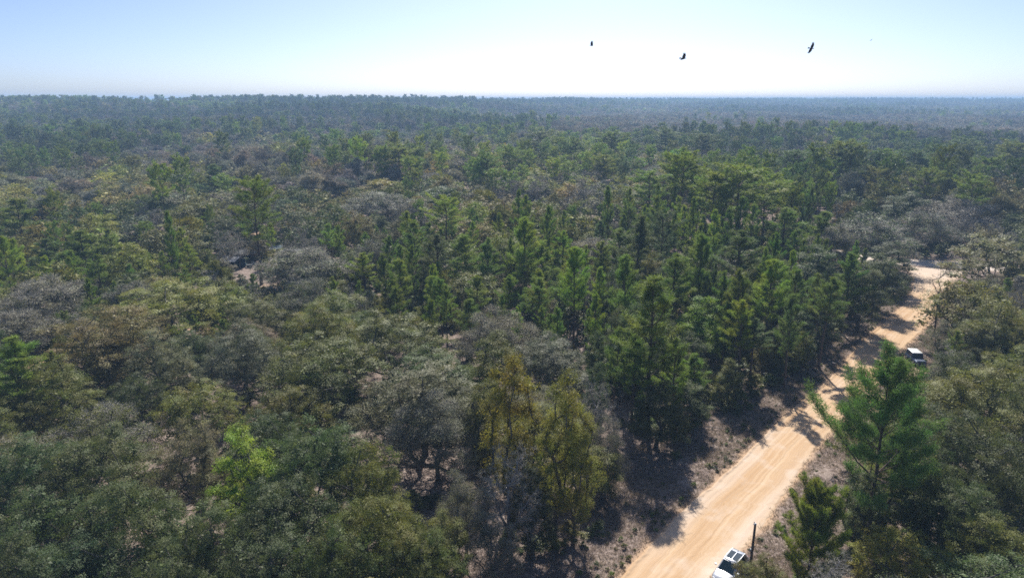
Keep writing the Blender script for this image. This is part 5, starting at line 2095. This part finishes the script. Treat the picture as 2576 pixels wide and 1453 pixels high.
canopy('camp_canopy', 'pale grey gabled canopy left of the tall campsite pine', 585, 652, 4.2, 5.0, 2.3, (0.40, 0.42, 0.47), -.35, .8, walls=(0.05, 0.12, 0.22))
canopy('tarp_shelter', 'black tarp shelter with a low ridge behind the pale grey canopy', 620, 634, 4.5, 5.5, 2.0, (0.02, 0.025, 0.03), .25, .8, walls=(0.02, 0.02, 0.025))
canopy('green_shelter', 'grey-green tarp shelter with light ribs right of the pine trunk', 690, 622, 4.2, 4.8, 2.2, (0.09, 0.13, 0.13), .2, .6)
canopy('metal_lean_to', 'light metal lean-to roof partly hidden by the silvery-green oak', 733, 637, 4.2, 5.6, 2.3, (0.34, 0.36, 0.40), .35, .7, shed=True)
q = at(790 / 1.4907, 1030 / 1.4907)
tarp_sheet('teal_tarp', 'small teal tarp below the canopies left of the clearing', (q.x, q.y, .1), .3, 2.0, 1.3, (0.02, 0.30, 0.34), lump=.7, seed=9)


def crate(name, label, X, Y, w, l, h, col, rz, cat, lid=True):
    p = at(X, Y)
    t = thing(name, label, cat, (p.x, p.y, float(hz(p.x, p.y))), rz)
    m = simple_mat(name + '_shell', col, .5, noise=.1)
    obj('tub', *box(-l / 2, l / 2, -w / 2, w / 2, .02, h * .85), m, t, bevel=.03)
    obj('lid', *box(-l / 2 - .03, l / 2 + .03, -w / 2 - .03, w / 2 + .03, h * .85 + .005, h), m, t, bevel=.03)


crate('storage_box', 'dark storage box in front of the black tarp shelter', 628, 672, .8, 1.4, .8, (0.05, 0.06, 0.065), .3, 'box')
crate('cooler', 'grey cooler beside the dark storage box', 640, 664, .6, 1.0, .6, (0.20, 0.22, 0.22), -.2, 'cooler')
crate('storage_tote', 'teal tote on the ground by the tall pine trunk', 615, 668, .7, 1.1, .6, (0.03, 0.12, 0.14), .8, 'box')


# ------------------------------------------------------------------ birds
M_BIRD = simple_mat('black_feathers', (0.012, 0.012, 0.018), 0.55)


def bird(label, X, Y, dist, yaw, roll, pitch, dih, span=1.75, fold=0.0):
    """One closed body; wings and tail grown from it as one mesh."""
    t_ray = ray(X, Y).normalized()
    loc = Vector((0, 0, CAM_H)) + t_ray * dist
    V, F = [], []
    prof = [(.46, .004, 0), (.40, .028, .0), (.34, .045, .005), (.28, .05, 0), (.20, .085, -.01), (.05, .11, -.02), (-.12, .09, -.01), (-.22, .05, 0), (-.30, .03, 0)]
    secs = []
    for x, r_, z in prof:
        secs.append([(x, r_ * math.cos(a), z + r_ * .85 * math.sin(a)) for a in np.linspace(0, 2 * math.pi, 10, endpoint=False)])
    parts = [loft(secs)]
    # tail fan
    parts.append(([(-.24, -.05, .012), (-.24, .05, .012), (-.52, .13, .012), (-.54, 0, .016), (-.52, -.13, .012), (-.24, -.05, -.012), (-.24, .05, -.012), (-.52, .13, 0), (-.54, 0, .004), (-.52, -.13, 0)],
                  [(0, 1, 2, 3, 4), (9, 8, 7, 6, 5), (0, 5, 6, 1), (1, 6, 7, 2), (2, 7, 8, 3), (3, 8, 9, 4), (4, 9, 5, 0)]))
    for s in (-1, 1):
        # stations out along the wing: (fraction, lead x, trail x)
        stn = [(.04, .17, -.14), (.2, .22, -.20), (.4, .25, -.20), (.6, .22, -.16), (.78, .14, -.14)]
        half = span / 2
        up = []
        for f_, a, b in stn:
            y = s * f_ * half * (1 - fold * .3)
            zz = math.sin(dih) * f_ * half
            up += [(a, y * math.cos(dih), zz), (b, y * math.cos(dih), zz - .01)]
        n = len(stn)
        vv = [(x, y, z + .012) for x, y, z in up] + [(x, y, z - .010) for x, y, z in up]
        ff = []
        m = 2 * n
        for i in range(n - 1):
            a, b, c, d = 2 * i, 2 * i + 1, 2 * i + 3, 2 * i + 2
            ff += [(a, b, c, d), (a + m, d + m, c + m, b + m), (a, d, d + m, a + m), (b, b + m, c + m, c)]
        ff += [(0, m, m + 1, 1), (2 * n - 2, 2 * n - 1, m + 2 * n - 1, m + 2 * n - 2)]
        parts.append((vv, ff))
        # spread primary feathers
        for k in range(5):
            u = k / 4
            bx = .12 - .24 * u
            x1 = .12 - .42 * u * .8 - .04
            f1 = 1.0 - .12 * abs(u - .35)
            y0, y1 = s * .76 * half * (1 - fold * .3), s * f1 * half * (1 - fold * .3)
            z0, z1 = math.sin(dih) * .76 * half, math.sin(dih) * f1 * half + .03
            c = math.cos(dih)
            vv = [(bx + .035, y0 * c, z0 + .008), (bx - .035, y0 * c, z0 + .008), (x1 - .012, y1 * c, z1), (x1 + .012, y1 * c, z1), (bx + .035, y0 * c, z0 - .008), (bx - .035, y0 * c, z0 - .008), (x1 - .012, y1 * c, z1 - .006), (x1 + .012, y1 * c, z1 - .006)]
            parts.append((vv, [(0, 1, 2, 3), (7, 6, 5, 4), (0, 4, 5, 1), (1, 5, 6, 2), (2, 6, 7, 3), (3, 7, 4, 0)]))
    V, F = merge(*parts)
    o = obj('vulture', V, F, M_BIRD, smooth=False)
    o.location = loc
    o.rotation_euler = Euler((roll, pitch, yaw), 'XYZ')
    o['label'] = label
    o['category'] = 'bird'
    o['group'] = 'vultures circling above the forest'
    return o


bird('large vulture banking with one long wing raised, nearest of the birds', 2041, 121, 110, R(8), R(-62), R(5), R(8))
bird('black vulture gliding with wings in a wide V, middle of the birds', 1719, 146, 90, R(12), R(-40), R(0), R(24), 1.42)
bird('vulture with both wings lifted, leftmost of the birds', 1489, 114, 128, R(172), R(-24), R(3), R(58), 1.6)
bird('tiny distant vulture, a speck right of the others', 2191, 101, 420, R(30), R(-30), R(0), R(14))

# ------------------------------------------------------------------ haze
V, F = box(-7600, 7600, -900, 8100, -14, 58)
hm, T, N, L = new_mat('forest_haze')
pv = N.new('ShaderNodeVolumePrincipled')
pv.inputs['Color'].default_value = (0.43, 0.67, 1.0, 1)
pv.inputs['Density'].default_value = 0.00032
pv.inputs['Anisotropy'].default_value = 0.0
o_ = N.new('ShaderNodeOutputMaterial')
L.new(pv.outputs[0], o_.inputs['Volume'])
ho = obj('haze', V, F, hm)
ho['kind'] = 'stuff'
ho['label'] = 'thin blue haze in the air over the forest'
print('tris', sum(sum(len(p.vertices) - 2 for p in m.polygons) if len(m.polygons) < 20000 else len(m.polygons) for m in bpy.data.meshes))
